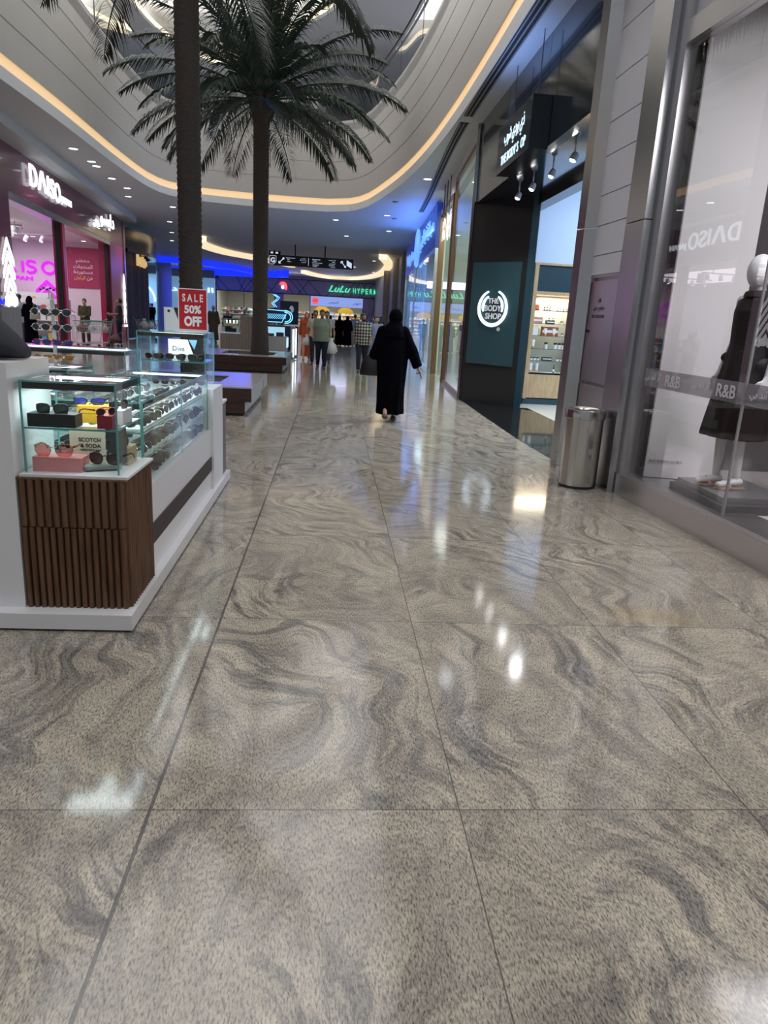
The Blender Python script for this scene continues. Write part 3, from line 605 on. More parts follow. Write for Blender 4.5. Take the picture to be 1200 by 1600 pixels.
# projecting lit sign box
t = thing('sign_box', 'dark projecting sign box with lit arabic and english lettering above the portal', 'sign', (2.6, 10.9, 3.78))
MB().box(2.46, 2.715, 10.02, 11.95, 3.80, 4.44).build('sign_body', 'bs_panel', t)
FS = FR(2.46, 11.95, 3.80, RW)
b = MB(FS); text(b, arab('ذي بودي شوب'), 1.0, .40, .0, fitw=1.15, fith=.26, depth=.006, bold=.008); b.build('arabic_lettering', glow('sign_blue_white2', (.55, .80, 1.0), 1.15), t); b = MB(FS); text(b, "THE BODY S", .82, .15, .0, fitw=1.05, fith=.13, depth=.006, bold=.005); text(b, "OP", 1.60, .15, 0, fitw=.24, fith=.13, depth=.006, bold=.005); b.build('lettering', glow('sign_blue_white', (.55, .80, 1.0), 1.15), t)
b = MB(); 
for y in (10.3, 11.7): b.tube([(2.6, y, 4.44), (2.6, y, 5.27)], .006)
b.build('suspension_wire', 'darkgrey', t)
# track spotlights under the portal soffit
M['bulb'] = glow('spot_bulb', (1.0, .97, .92), 60)
for i, (x, y) in enumerate(((3.13, 13.1), (3.13, 12.2), (3.12, 11.1), (3.08, 10.0))):
    t = thing('track_spotlight', ['farthest white track spotlight under the portal soffit', 'second farthest track spotlight under the portal soffit', 'second nearest track spotlight under the portal soffit', 'nearest track spotlight under the portal soffit'][i], 'spotlight', (x, y, 3.88), 0, 'spotlights under the portal soffit')
    MB().cyl((x, y, 0), .012, 3.78, 3.88, 8).build('stem', 'white', t)
    hd = MB(Matrix.Translation((x, y, 3.74)) @ Matrix.Rotation(R(22), 4, 'Y')).lathe([(.03, .05), (.045, .03), (.055, -.05), (.05, -.055)], n=16).build('lamp_head', 'white', t)
    MB(Matrix.Translation((x, y, 3.74)) @ Matrix.Rotation(R(22), 4, 'Y')).ell((0, 0, -.055), .038, .038, .02).build('bulb', 'bulb', hd)
    lamp('spot_beam', 'SPOT', (x-.02, y, 3.64), 110, (.97, .98, 1.0), .05, rot=(0, R(14), 0), spot=130)
t = thing('wall_shelf_unit', 'oak framed wall shelf unit of toiletries inside the dark shop', 'shelf unit', (4.5, 14.9, 0))
b = MB(); b.box(3.97, 4.05, 14.62, 15.13, .12, 2.80).box(4.90, 4.98, 14.62, 15.13, .12, 2.80).box(4.05, 4.90, 14.62, 15.13, 2.76, 2.80).box(4.05, 4.90, 14.62, 15.13, 2.20, 2.26); b.build('frame', 'oak', t)
MB().box(4.05, 4.90, 14.66, 15.10, 2.26, 2.76).build('header_panel', 'tealdeep', t)
MB().box(4.05, 4.90, 15.08, 15.13, .12, 2.2).build('back_panel', mat('shelf_back', (.46, .44, .42), .5), t)
MB().box(4.05, 4.90, 14.66, 15.08, .14, .62).build('cupboard_door', 'oak', t)
MB().box(3.99, 4.96, 14.68, 15.12, 0, .12).build('plinth', 'teal', t)
SH = [.66, .90, 1.14, 1.40, 1.64, 1.90]
for k, z in enumerate(SH):
    MB().box(4.05, 4.90, 14.68, 15.08, z-.010, z).build('shelf', 'glass' if k else 'white', t); MB().box(4.05, 4.90, 14.675, 14.68, z-.010, z).build('shelf_edge', 'teal', t)
MB().box(4.08, 4.87, 14.70, 14.73, 2.175, 2.195).build('shelf_light', 'ledcream', t)
lamp('shelf_light_beam', 'AREA', (4.48, 14.85, 2.17), 24, (1, .86, .62), .8, sx=.2)
M['tubewhite'] = mat('tube_white', (.8, .8, .78), .35); M['tubeorange'] = mat('tube_orange', (.70, .33, .04), .4); M['brownglass'] = mat('amber_jar', (.06, .03, .015), .2); M['terracotta'] = mat('terracotta_box', (.30, .07, .03), .5)
def tube_product(x, z, h=.15, lab='', grp=''):
    t = thing('lotion_tube', lab, 'tube', (x, 14.8, z), 0, grp)
    MB().loft([((x, 14.8, z+.03), (.028, 0, 0), (0, .022, 0)), ((x, 14.8, z+h*.5), (.030, 0, 0), (0, .018, 0)), ((x, 14.8, z+h), (.036, 0, 0), (0, .004, 0))], 14).build('tube_body', 'tubewhite', t)
    MB().cyl((x, 14.8, z), .024, 0, .04, 12).build('tube_cap', 'tubeorange', t)
def jar_product(x, z, lab='', grp='', r=.028, h=.06, mm='brownglass'):
    t = thing('cream_jar', lab, 'jar', (x, 14.8, z), 0, grp)
    MB().cyl((x, 14.8, z), r, 0, h*.7, 12).build('jar_body', 'tubewhite', t); MB().cyl((x, 14.8, z), r*1.04, h*.7, h, 12).build('jar_lid', mm, t)
def bottle_product(x, z, lab='', grp='', h=.10):
    t = thing('dropper_bottle', lab, 'bottle', (x, 14.8, z), 0, grp)
    MB().lathe([(.02, 0), (.02, h*.55), (.008, h*.7), (.008, h)], (x, 14.8, z), 12).build('bottle_body', 'brownglass', t); MB().lathe([(.0205, h*.15), (.0205, h*.45)], (x, 14.8, z), 12).build('paper_label', 'tubewhite', t)
def box_product(x, z, wd, h, mm, lab, grp='gift boxes on the toiletry shelves'):
    t = thing('gift_box', lab, 'box', (x, 14.85, z), 0, grp)
    MB().box(x-wd/2, x+wd/2, 14.80, 14.90, z, z+h).build('carton', mm, t); MB().box(x-wd/2+.01, x+wd/2-.01, 14.797, 14.80, z+h*.35, z+h*.65).build('print_panel', 'tubewhite', t)
for i in range(2): tube_product(4.13+i*.13, SH[0], .18, ['white lotion tube with orange cap, leftmost on the bottom shelf', 'white lotion tube with orange cap, second on the bottom shelf'][i], 'tubes on the bottom shelf')
bottle_product(4.62, SH[0], 'dark dropper bottle on the bottom shelf', 'bottles on the toiletry shelves', .17)
for i in range(3): jar_product(4.12+i*.07, SH[1], 'small white jar at left of the second lowest shelf', 'low jars left on second shelf')
box_product(4.46, SH[1], .20, .07, 'brownglass', 'dark tester tray box centred on the second lowest shelf')
for i in range(3): jar_product(4.68+i*.07, SH[1], 'small jar at right of the second lowest shelf', 'low jars right on second shelf', mm='terracotta')
tube_product(4.13, SH[2], .17, 'white and orange lotion tube alone at left on the third shelf', 'tubes on the third shelf')
jar_product(4.40, SH[2], 'dark-lidded jar in the middle of the third shelf', 'jars on third shelf', .035, .13)
for i in range(3): jar_product(4.60+i*.085, SH[2], 'dark-lidded jar in the row of three at right on the third shelf', 'row of three jars on third shelf', .034, .13)
box_product(4.14, SH[3], .14, .17, 'tubewhite', 'white printed carton at left on the fourth shelf')
box_product(4.46, SH[3], .34, .18, 'terracotta', 'large terracotta gift box on the fourth shelf')
for i in range(2): tube_product(4.36+i*.001 if i == 0 else 4.54, SH[3], .15, ['white tube in front of the terracotta box, left', 'white tube in front of the terracotta box, right'][i], 'tubes by the terracotta box')
jar_product(4.72, SH[3], 'small jar right of the terracotta gift box', 'jars on fourth shelf')
box_product(4.18, SH[4], .19, .12, mat('floral_box', (.5, .25, .20), .5, noise_amt=.6, noise_scale=60), 'pink patterned gift box on the fifth shelf')
box_product(4.45, SH[4], .17, .07, 'brownglass', 'brown tester tray on the fifth shelf')
for i in range(2): bottle_product(4.41+i*.08, SH[4]+.07, 'small dropper bottle on the brown tester tray', 'bottles on the tester tray', .05)
jar_product(4.68, SH[4], 'white jar at right on the fifth shelf', 'jars on fifth shelf')
t = thing('round_tin', 'round terracotta tin on the top toiletry shelf', 'tin', (4.14, 14.85, SH[5])); MB(Matrix.Translation((4.14, 14.85, SH[5]+.06)) @ Matrix.Rotation(R(90), 4, 'X')).cyl((0, 0, 0), .055, -.02, .02, 18).build('tin_body', 'terracotta', t); MB().box(4.09, 4.19, 14.82, 14.88, SH[5], SH[5]+.02).build('tin_stand', 'brownglass', t)
for i in range(3): bottle_product(4.29+i*.055, SH[5], 'small bottle in the row of three on the top shelf', 'bottles left on top shelf', .10)
for i in range(5): bottle_product(4.56+i*.065, SH[5], 'small bottle in the row of five on the top shelf', 'bottles right on top shelf', .07)

# ------------------------------------------------------------------ glass fronts past the portal
def front(a, b_): 
    a = Vector(a); b_ = Vector(b_); return FR(b_.x, b_.y, 0, math.atan2(a.y-b_.y, a.x-b_.x)), (a-b_).length
G0, G1, G2, G3, G4 = (2.74, 14.98), (2.99, 19.2), (3.13, 22.4), (3.22, 24.0), (3.93, 41.0)
f1, l1 = front(G0, G1); f2, l2 = front(G1, G2); f3, l3 = front(G3, G4); f23, l23 = front(G2, G3)
t = thing('glass_shop_front', 'tall clear glass shop front with bronze frames beyond the dark portal', 'shop front', (2.9, 17, 0))
b = MB(f1); b.box(0, l1, .08, 4.95, -.012, 0); b.build('window_pane', 'glasswin', t)
b = MB(f1); b.box(0, l1, 0, .08, -.06, .03).box(0, l1, 4.95, 5.05, -.06, .03); b.build('window_rail', 'bronze', t)
for x in (0, l1-.05): MB(f1).box(x, x+.06, .0, 5.0, -.06, .03).build('window_post', 'bronze', t)
MB(f1).box(0, l1, 5.0, 5.27, -.06, 0).build('head_panel', 'shopwhite', t)
M['mint'] = mat('mint_wall', (.62, .72, .60), .6)
struct('wall_boutique', MB().box(5.0, 5.1, 15.3, 24, 0, 5.2).box(3.35, 5.1, 23.9, 24.05, 0, 5.2).box(3.0, 5.0, 15.3, 15.4, 0, 5.2), 'mint', 'pale mint inner walls of the glass fronted boutique', 'wall')
struct('floor_boutique', MB().prism([(2.86, 15.0), (5.1, 15.0), (5.1, 24), (3.2, 24), (3.05, 19.2)], 0.0, .004), mat('boutique_floor', (.45, .45, .42), .12), 'pale floor inside the boutique', 'floor')
lamp('boutique_light', 'AREA', (4.0, 19.5, 5.0), 190, (.93, 1.0, .93), 1.2, sx=6)
t = thing('boutique_entrance', 'bronze framed boutique entrance with lit hanging letters', 'shop front', (3.05, 20.8, 0))
for x in (0.0, l2-.12): MB(f2).box(x, x+.12, 0, 4.7, -.10, .06).build('bronze_post', 'bronze', t)
MB(f2).box(0, l2, 4.58, 4.72, -.10, .06).build('bronze_header', 'bronze', t); MB(f2).box(0, l2, 4.72, 5.27, -.06, 0).build('head_panel', 'shopwhite', t)
b = MB(f2); text(b, 'RHM', l2*.55, 4.1, .04, fitw=2.0, fith=.62, depth=.015, bold=.0); b.build('lit_lettering', glow('letter_pink', (1.0, .82, .80), .55), t)
for x in (1.0, 1.7, 2.4): MB(f2).tube([(x, 4.3, .07), (x, 5.27, .07)], .012).build('letter_hanger', 'darkgrey', t)
MB(f2).box(1.5, l2-.12, .08, 4.55, -.014, -.002).build('door_pane', 'glass', t)
# bronze decorative floor stand with hoop in the boutique window
t = thing('window_display_stand', 'bronze hoop display stand with red strap behind the boutique glass', 'display stand', (3.6, 19.8, 0))
b = MB(); b.tube([(3.6+.0, 19.8+.45*math.cos(R(a)), .95+.45*math.sin(R(a))) for a in range(0, 360, 20)], .014, closed=True); b.build('hoop', 'bronze', t)
b = MB(); b.tube([(3.6, 20.3, 0), (3.6, 20.3, 1.5)], .015).tube([(3.6, 19.3, .02), (3.6, 20.5, .02)], .02); b.build('stand_pole', 'bronze', t)
b = MB(); b.tube([(3.6, 20.3, .7), (3.6, 19.9, 1.9)], .03); b.build('red_strap', mat('strap_red', (.25, .05, .06), .6), t)
MB().box(3.54, 3.66, 20.25, 20.36, 1.35, 1.55).build('clasp', 'black', t)
# pharmacy
t = thing('pharmacy_front', 'blue lit pharmacy front with round emblem and arabic lettering', 'shop front', (3.5, 32, 0))
M['pharm'] = mat('pharmacy_fascia', (.01, .03, .16), .3, emit=(.01, .06, .55), es=.3)
MB(f3).box(0, l3, 3.85, 5.2, -.15, .05).build('fascia', 'pharm', t)
ph = glow('pharmacy_blue', (.10, .32, 1.0), 1.1)
b = MB(f3); text(b, 'Vitality pharmacy', l3*.30, 4.42, .05, fitw=6.4, fith=.62, depth=.05, bold=.01); b.build('lit_lettering', ph, t); b = MB(f3); text(b, arab('صيدلية فيتاليتي'), l3*.80, 4.55, .05, fitw=5.6, fith=.75, depth=.05, bold=.01); b.build('lit_lettering', ph, t)
b = MB(f3)
for rr in (1.15, .95): b.tube([(l3*.55+rr*math.cos(R(a)), 4.5+.62*rr*math.sin(R(a)), .1) for a in range(0, 360, 12)], .05, closed=True)
b.tube([(l3*.55-.4, 4.9, .1), (l3*.55, 4.1, .1), (l3*.55+.4, 4.9, .1)], .05); b.build('lit_emblem', ph, t)
MB(f3).box(0, l3*.45, .1, 3.8, -.012, 0).build('window_pane', 'glass', t)
MB(f3).box(l3*.45, l3*.99, .1, 3.8, -.012, 0).build('window_pane', 'glass', t)
for x in (0, l3*.45, l3-.1): MB(f3).box(x, x+.08, 0, 3.85, -.08, .03).build('window_frame', 'steel', t)
struct('wall_pharmacy', MB().box(5.4, 5.5, 24, 41, 0, 5.2).box(3.95, 5.5, 41, 41.2, 0, 5.2), mat('pharmacy_wall', (.66, .74, .82), .5), 'bright inner walls of the pharmacy', 'wall')
struct('floor_pharmacy', MB().prism([(3.22, 24.0), (5.5, 24.0), (5.5, 41.2), (3.95, 41.2)], 0.0, .004), mat('pharmacy_floor', (.45, .47, .5), .15), 'pale floor inside the pharmacy', 'floor')
lamp('pharmacy_light', 'AREA', (4.6, 32, 5.0), 420, (.75, .88, 1.0), 1.4, sx=14)
lamp('sign_spill', 'AREA', (2.9, 28, 4.3), 70, (.10, .25, 1.0), .8, rot=(R(180), R(-25), 0), sx=7)  # unseen blue uplights added to carry the lit signs' spill onto the ceiling
lamp('sign_spill', 'AREA', (2.35, 11, 4.6), 9, (.25, .45, 1.0), .4, rot=(R(180), R(0), 0), sx=2)  # this one is added beside the cosmetics sign box
for i in range(6):
    y = 30+i*1.7; x = 3.46+(y-30)*.042+.12; b = MB()
    b.loft([((x, y, z), (.05, 0, 0), (0, .55, 0)) for z in (.15, 1.9, 3.8)], 24, fold=lambda s, a: 1+.25*math.sin(9*a)); o = b.build('window_blind', glow('blind_blue_%d' % i, (.25, .5, 1.0), .8, (.3, .5, .8)))
    tag(o, 'blue lit pleated drape in the far pharmacy window', 'curtain', 'drapes in the pharmacy window')
# ------------------------------------------------------------------ left side: magenta variety shop
DA = math.atan2(18.0, -1.85)
FD = FR(-7.3, 15.0, 0, DA)               # x along the front away from the viewer, z out to the hall
LD = 18.95
t = thing('variety_shop_front', 'magenta shop front with big white lit lettering and open entrance', 'shop front', (-8.2, 24, 0))
b = MB(FD); b.box(-12, LD, 3.95, 5.27, -.35, 0); b.build('fascia', 'pink', t)
b = MB(FD); b.box(-12, 3.55, 0, 3.95, -.35, 0); b.build('pillar_panel', 'pink', t)
b = MB(FD); b.box(15.7, LD-.35, 0, 3.95, -.45, 0); b.build('pillar_panel', 'pinkbright', t)
b = MB(FD)
for i in range(5): b.add([(15.9, .35+.16*i, .004), (LD-.35, 1.0+.2*i, .004), (LD-.35, 1.04+.2*i, .004), (15.9, .39+.16*i, .004)], [(0, 1, 2, 3)])
b.build('pillar_stripe', mat('stripe_pink', (.6, .15, .25), .5), t)
b = MB(FD); b.box(LD-.35, LD, 0, 5.27, -.40, .04); b.build('corner_post', 'steel_dark', t)
b = MB(FD); b.box(3.55, 15.7, 3.80, 3.95, -.40, .0).box(3.55, 15.7, 3.95, 3.97, -.4, .02); b.build('shutter_rail', 'steel', t)
b = MB(FD); b.box(8.42, 8.72, 0, 3.82, -.30, -.02); b.build('mullion', 'pinkbright', t)
for xx in (8.33, 15.6, 3.56): MB(FD).box(xx, xx+.08, 0, 3.80, -.22, -.08).build('window_post', 'black', t)
b = MB(FD); b.box(-12, LD, 5.02, 5.27, 0, .55); b.build('cornice', 'ceil', t)
b = MB(FD); text(b, 'D', 5.42, 4.60, .06, fitw=.62, fith=.52, depth=.04, bold=.012)
for qx in ([(5.80, 4.35), (5.95, 4.35), (6.26, 4.86), (6.12, 4.86)], [(6.46, 4.35), (6.61, 4.35), (6.30, 4.86), (6.16, 4.86)]): b.add([(x, y, z) for z in (.06, .10) for x, y in qx], [(3, 2, 1, 0), (4, 5, 6, 7)] + [(i, (i+1) % 4, (i+1) % 4+4, i+4) for i in range(4)])
text(b, 'I', 6.78, 4.59, .06, fith=.50, fitw=.11, depth=.04, bold=.012); text(b, 'S', 7.16, 4.57, .06, fitw=.46, fith=.52, depth=.04, bold=.012); text(b, 'O', 7.74, 4.55, .06, fitw=.60, fith=.54, depth=.04, bold=.012)
text(b, 'JAPAN', 8.72, 4.42, .06, fitw=1.15, fith=.24, depth=.04, bold=.008)
b.build('lit_lettering', 'sign', t); b = MB(FD); text(b, arab('دايسو'), 14.95, 4.60, .06, fitw=2.6, fith=.66, depth=.04, bold=.012); text(b, arab('يابان'), 12.9, 4.30, .06, fitw=1.0, fith=.30, depth=.04, bold=.008)
b.build('lit_lettering', 'sign', t)
M['chev'] = glow('chevron_light', (.95, .98, 1.0), 1.2)
def chevron(b, cx, cy_, w_, h_, th, z=.02, d=.03):
    pts = [(cx-w_/2, cy_), (cx, cy_+h_), (cx+w_/2, cy_), (cx+w_/2, cy_-th), (cx, cy_+h_-th), (cx-w_/2, cy_-th)]
    b.add([(x, y, z) for x, y in pts] + [(x, y, z+d) for x, y in pts], [(5, 4, 1, 0), (4, 3, 2, 1), (6, 7, 10, 11), (7, 8, 9, 10)] + [(i, (i+1) % 6, (i+1) % 6+6, i+6) for i in range(6)])
b = MB(FD)
for i in range(5): chevron(b, 3.06, 2.42-.30*i, .80, .50, .13)
b.build('lit_chevron', 'chev', t)
b = MB(FD)
for i in range(5): chevron(b, LD-.62, 2.35-.36*i, .5, .5, .14)
b.box(LD-.9, LD-.35, .62, .72, .02, .08)
b.build('lit_chevron', 'chev', t)
b = MB(FD); text(b, 'DAISO', 3.05, 1.50, .03, fitw=.80, fith=.22, depth=.04, bold=.02); b.build('small_lettering', 'chev', t)
b = MB(FD); arc_tube(b, 2.40, 1.53, .10, .10, 180, 360, .025, .05, 10, False); b.build('smile_mark', 'blue', t)
b = MB(FD); b.box(2.1, 3.5, 0, 1.36, .02, .10)
b.build('side_plinth', mat('ribbed_grey', (.25, .24, .25), .5, noise_amt=.3, noise_scale=30, stretch=(1, 1, .05)), t)
# soffit lights of the front
for i in range(8):
    s = 4.4+i*1.45; p = FD @ Vector((s, 3.79, -.65)); t2 = dlight((p.x, p.y), LB + ' of the magenta shop', .10, 3.99) if i == 0 else None
    if i == 0: sd = t2; sd['label'] = 'small bright downlight inside the magenta shop entrance'; sd['group'] = 'downlights inside the magenta shop'
    else: copy_tree(sd, (p.x, p.y, 3.99))
for (x, y) in ((-11.5, 24), (-13, 28), (-10.6, 29.5), (-12, 31), (-10.3, 31.8), (-14, 24), (-12.6, 21)): copy_tree(sd, (x, y, 3.99))
vs_floor = mat('variety_floor', (.55, .53, .52), .15)
struct('floor_variety', MB(FD).box(3.6, LD-.4, .0, .004, -9, -.35), vs_floor, 'light tiled floor inside the magenta shop', 'floor')
vw = mat('variety_wall', (.78, .70, .75), .5)
struct('ceiling_variety', MB(FD).box(-2, LD-.4, 4.0, 4.1, -9.5, -.35), vw, 'white ceiling inside the magenta shop', 'ceiling')
struct('wall_variety_far', MB().box(-19, -9.65, 33.0, 33.15, 0, 4.0), vw, 'pale pink far wall inside the magenta shop', 'wall')
struct('wall_variety_back', MB().box(-17.6, -17.5, 14, 33, 0, 4.0), vw, 'back wall inside the magenta shop', 'wall')
lamp('variety_light', 'AREA', (-12.2, 27, 3.9), 280, (1.0, .9, .97), 4, sx=9)
lamp('variety_light', 'AREA', (-11.5, 19, 3.9), 110, (1.0, .93, .97), 4, sx=5)
lamp('neon_spill', 'AREA', (-12.6, 32.3, 2.6), 3, (.85, .1, 1.0), 2.0, rot=(R(90), 0, 0), sx=1.2)
FN = FR(0, 33.0, 0, 0)
t = thing('neon_sign', 'magenta neon lettering and chevrons on the inner shop wall', 'sign', (-12.7, 32.95, 1.4))
b = MB(FN)
def stroke(pts, r=.055, closed=False): b.tube([(x, y, .06) for x, y in pts], r, 8, closed=closed)
stroke([(-13.95, 3.08), (-13.55, 2.68)]); stroke([(-13.95, 3.08), (-14.3, 2.68)]); stroke([(-13.26, 3.12), (-13.26, 2.68)])
stroke([(-12.72, 3.08), (-12.85, 3.14), (-13.02, 3.13), (-13.08, 3.02), (-12.98, 2.93), (-12.80, 2.89), (-12.72, 2.80), (-12.80, 2.70), (-12.98, 2.66), (-13.08, 2.72)])
stroke([(-12.18+.27*math.cos(R(a)), 2.90+.23*math.sin(R(a))) for a in range(0, 360, 20)], closed=True)
text(b, 'JAPAN', -13.45, 2.42, .03, fitw=1.15, fith=.20, depth=.05, bold=.02)
for k in range(3): chevron(b, -12.3, 1.98-.34*k, .95, .44, .17, .03, .06)
b.build('neon_tube', 'neonpink', t)
t = thing('wall_poster', 'crimson poster with white and yellow arabic lettering on the inner wall', 'poster', (-10.75, 32.95, 2.15))
MB(FN).box(-11.42, -10.10, 2.15, 3.80, .02, .05).build('poster_sheet', 'poster', t)
b = MB(FN); text(b, arab('معظم'), -10.76, 3.25, .052, fitw=.56, fith=.20, depth=.003, bold=.012); text(b, arab('المنتجات'), -10.76, 3.02, .052, fitw=.80, fith=.19, depth=.003, bold=.012); text(b, arab('مستوردة'), -10.76, 2.80, .052, fitw=.80, fith=.19, depth=.003, bold=.012); text(b, arab('من'), -10.50, 2.55, .052, fitw=.24, fith=.17, depth=.003, bold=.012); b.build('white_lettering', 'txtwhite', t)
b = MB(FN); text(b, arab('اليابان'), -10.92, 2.56, .052, fitw=.46, fith=.18, depth=.003, bold=.012); b.build('yellow_lettering', 'txtyellow', t)
b = MB(FN)
for (x, y, r) in ((-11.28, 3.62, .06), (-10.27, 2.34, .07)): b.tube([(x+r*math.cos(R(a)), y+r*math.sin(R(a)), .055) for a in range(0, 360, 60)], .008, closed=True)
b.build('ornament', mat('poster_pale', (.6, .25, .32), .6), t)
struct('trim_8', MB().box(-10.02, -9.82, 32.85, 33.0, 0, 4.0), 'shopwhite', 'white strip column beside the crimson poster', 'trim')
struct('wall_variety_panel', MB().box(-9.82, -9.5, 32.8, 33.0, 0, 4.0), 'pinkbright', 'crimson end strip of the inner wall', 'wall')
# track lights inside
t = thing('track_rail', 'white lighting track under the shop ceiling', 'track', (-11.2, 24.5, 3.75))
b = MB(); b.box(-12.3, -9.8, 24.5, 24.54, 3.76, 3.80).box(-12.3, -9.8, 27.5, 27.54, 3.76, 3.80); b.build('rail', 'grey', t)
b = MB(); b.box(-11.9, -11.88, 24.5, 24.52, 3.8, 4.0).box(-10.2, -10.18, 24.5, 24.52, 3.8, 4.0).box(-11, -10.98, 27.5, 27.52, 3.8, 4.0); b.build('hanger', 'grey', t)
tr0 = None
for i in range(9):
    x = -12.2+(i % 5)*.55+(.2 if i > 4 else 0); y = 24.52 if i < 5 else 27.52
    if tr0 is None:
        tr0 = thing('track_light', 'white spotlight head on the lighting track in the magenta shop', 'spotlight', (x, y, 3.62), 0, 'spotlights on the shop lighting track')
        hd = MB(Matrix.Translation((x, y, 3.62)) @ Matrix.Rotation(R(25), 4, 'X')).lathe([(.05, .12), (.07, .1), (.075, -.06), (.07, -.07)], n=14).build('lamp_head', 'white', tr0)
        MB(Matrix.Translation((x, y, 3.62)) @ Matrix.Rotation(R(25), 4, 'X')).cyl((0, 0, 0), .055, -.085, -.071, 14).build('diffuser', 'lamp', hd)
        MB().cyl((x, y, 0), .012, 3.7, 3.77, 8).build('stem', 'white', tr0)
    else: copy_tree(tr0, (x, y, 3.62), 0.3*i)
t = thing('hanging_info_box', 'small white box hanging from the shop ceiling', 'sign', (-10.4, 25.5, 3.6)); MB().box(-10.46, -10.38, 25.3, 25.7, 3.5, 3.85).build('box_body', 'white', t); MB().box(-10.43, -10.41, 25.5, 25.52, 3.85, 4.0).build('hanger', 'grey', t)
# shelving in the shop with goods
goods = [(.55, .40, .08), (.10, .30, .55), (.65, .62, .6), (.45, .08, .1), (.12, .35, .18), (.7, .68, .66), (.05, .05, .06), (.6, .35, .12)]
gm = [mat('goods_%d' % i, c, .5) for i, c in enumerate(goods)]
def rack(x0, y0, x1, y1, h, nsh, label, lab2, grp, items=9, dpt=.4):
    f_ = FR(x0, y0, 0, math.atan2(y1-y0, x1-x0)); L = math.hypot(x1-x0, y1-y0)
    t = thing('goods_shelf', label, 'shelf unit', ((x0+x1)/2, (y0+y1)/2, 0))
    b = MB(f_); b.box(0, .03, 0, h, -dpt, 0).box(L-.03, L, 0, h, -dpt, 0).box(0, L, 0, h, -dpt-.02, -dpt); b.build('frame', 'white', t)
    for k in range(nsh):
        z = .12+k*(h-.2)/nsh; MB(f_).box(.03, L-.03, z, z+.025, -dpt, 0).build('shelf', 'white', t)
        for i in range(items):
            wd_ = (L-.1)/items; hh = rnd.uniform(.10, (h-.2)/nsh-.08); x = .06+i*wd_; b = MB(f_); b.bbox(x, x+wd_*.8, z+.026, z+.026+hh*.85, -.28, -.05, .01).box(x+wd_*.2, x+wd_*.6, z+.026+hh*.85, z+.026+hh, -.22, -.1)
            o = b.build('packaged_good', gm[rnd.randrange(8)]); tag(o, lab2, 'package', grp)
rack(-12.9, 28.3, -9.9, 28.3, 1.62, 4, 'long white shelf of small goods behind the woman in black', 'small packaged good on the long shelf behind the woman in black', 'goods on the long white shelf', 12)
rack(-13.0, 30.8, -11.4, 30.8, 1.85, 4, 'taller white shelf of goods before the neon chevrons', 'small packaged good on the tall shelf before the neon chevrons', 'goods on the tall shelf', 8)
t = thing('sunglasses_stand', 'small stand of sunglasses on top of the long shelf', 'stand', (-10.6, 28.5, 1.62)); b = MB(); b.tube([(-10.6, 28.5, 1.62), (-10.6, 28.5, 2.0)], .02); b.build('stand_pole', 'grey', t)
for i in range(6): MB().ell((-10.9+.12*i, 28.5, 1.95+.05*(i % 2)), .05, .02, .04, 10, 6).build('dark_lens', 'black', t)
for i, (x, c_) in enumerate(((-9.8, (.7, .2, .08)), (-9.62, (.65, .55, .1)), (-9.45, (.6, .12, .15)))):
    b = MB()
    for k in range(14): a = rnd.uniform(0, 6.28); e = rnd.uniform(.2, 1.4); b.ell((x+.10*math.cos(a)*math.cos(e), 27.2+.10*math.sin(a)*math.cos(e), 1.22+.10*math.sin(e)), .035, .035, .03, 8, 5)
    o = b.build('flower_bunch', mat('flower_%d' % i, c_, .6), base=(x, 27.2, 1.1)); tag(o, ['orange flower bunch beside the red mullion', 'yellow flower bunch beside the red mullion', 'dark red flower bunch beside the red mullion'][i], 'flowers', 'flower bunches by the mullion')
t = thing('flower_table', 'white table holding the flower bunches', 'table', (-9.6, 27.2, 0)); MB().box(-9.95, -9.3, 26.95, 27.45, 1.06, 1.10).build('table_top', 'white', t)
for (x, y) in ((-9.92, 26.98), (-9.33, 26.98), (-9.92, 27.42), (-9.33, 27.42)): MB().box(x-.02, x+.02, y-.02, y+.02, 0, 1.06).build('leg', 'white', t)
# shopping trolleys
M['wire'] = mat('trolley_wire', (.45, .46, .47), .3, metal=.9); M['green'] = mat('trolley_green', (.02, .22, .13), .4)
M['bagwhite'] = mat('white_carrier_bag', (.62, .62, .62), .55)
def trolley(x, y, rz, label):
    t = thing('shopping_trolley', label, 'shopping trolley', (x, y, 0), rz, 'shopping trolleys by the magenta shop')
    W = PM[t.name]; b = MB(W)
    for k in range(5):
        z = .52+.1*k; s = .24+.02*k; b.tube([(-s, -.42-.02*k, z), (s, -.42-.02*k, z), (s, .38+.03*k, z), (-s, .38+.03*k, z)], .006, 6, closed=True)
    for i in range(11):
        yy = -.42+i*.08
        for sx in (-1, 1): b.tube([(.24*sx, yy, .52), (.32*sx, yy*1.05, .92)], .004, 5)
        b.tube([(-.24, yy, .52), (.24, yy, .52)], .004, 5)
    for i in range(7):
        xx = -.24+i*.08; b.tube([(xx, .38, .52), (xx*1.3, .5, .92)], .004, 5)
    b.build('basket', 'wire', t)
    b = MB(W); b.tube([(-.32, -.5, .93), (-.30, -.62, 1.02), (.30, -.62, 1.02), (.32, -.5, .93)], .016); b.tube([(-.32, -.5, .92), (-.32, .5, .92), (.32, .5, .92), (.32, -.5, .92)], .011); b.build('handle', 'green', t)
    b = MB(W)
    for sx in (-.22, .22): b.tube([(sx, -.5, .92), (sx, -.35, .15), (sx, .4, .14)], .012)
    b.build('chassis', 'wire', t)
    for sx in (-.22, .22):
        for sy in (-.33, .38): MB(W @ Matrix.Translation((sx, sy, .06)) @ Matrix.Rotation(R(90), 4, 'Y')).cyl((0, 0, 0), .055, -.012, .012, 14).build('wheel', 'black_matt', t)
    return t
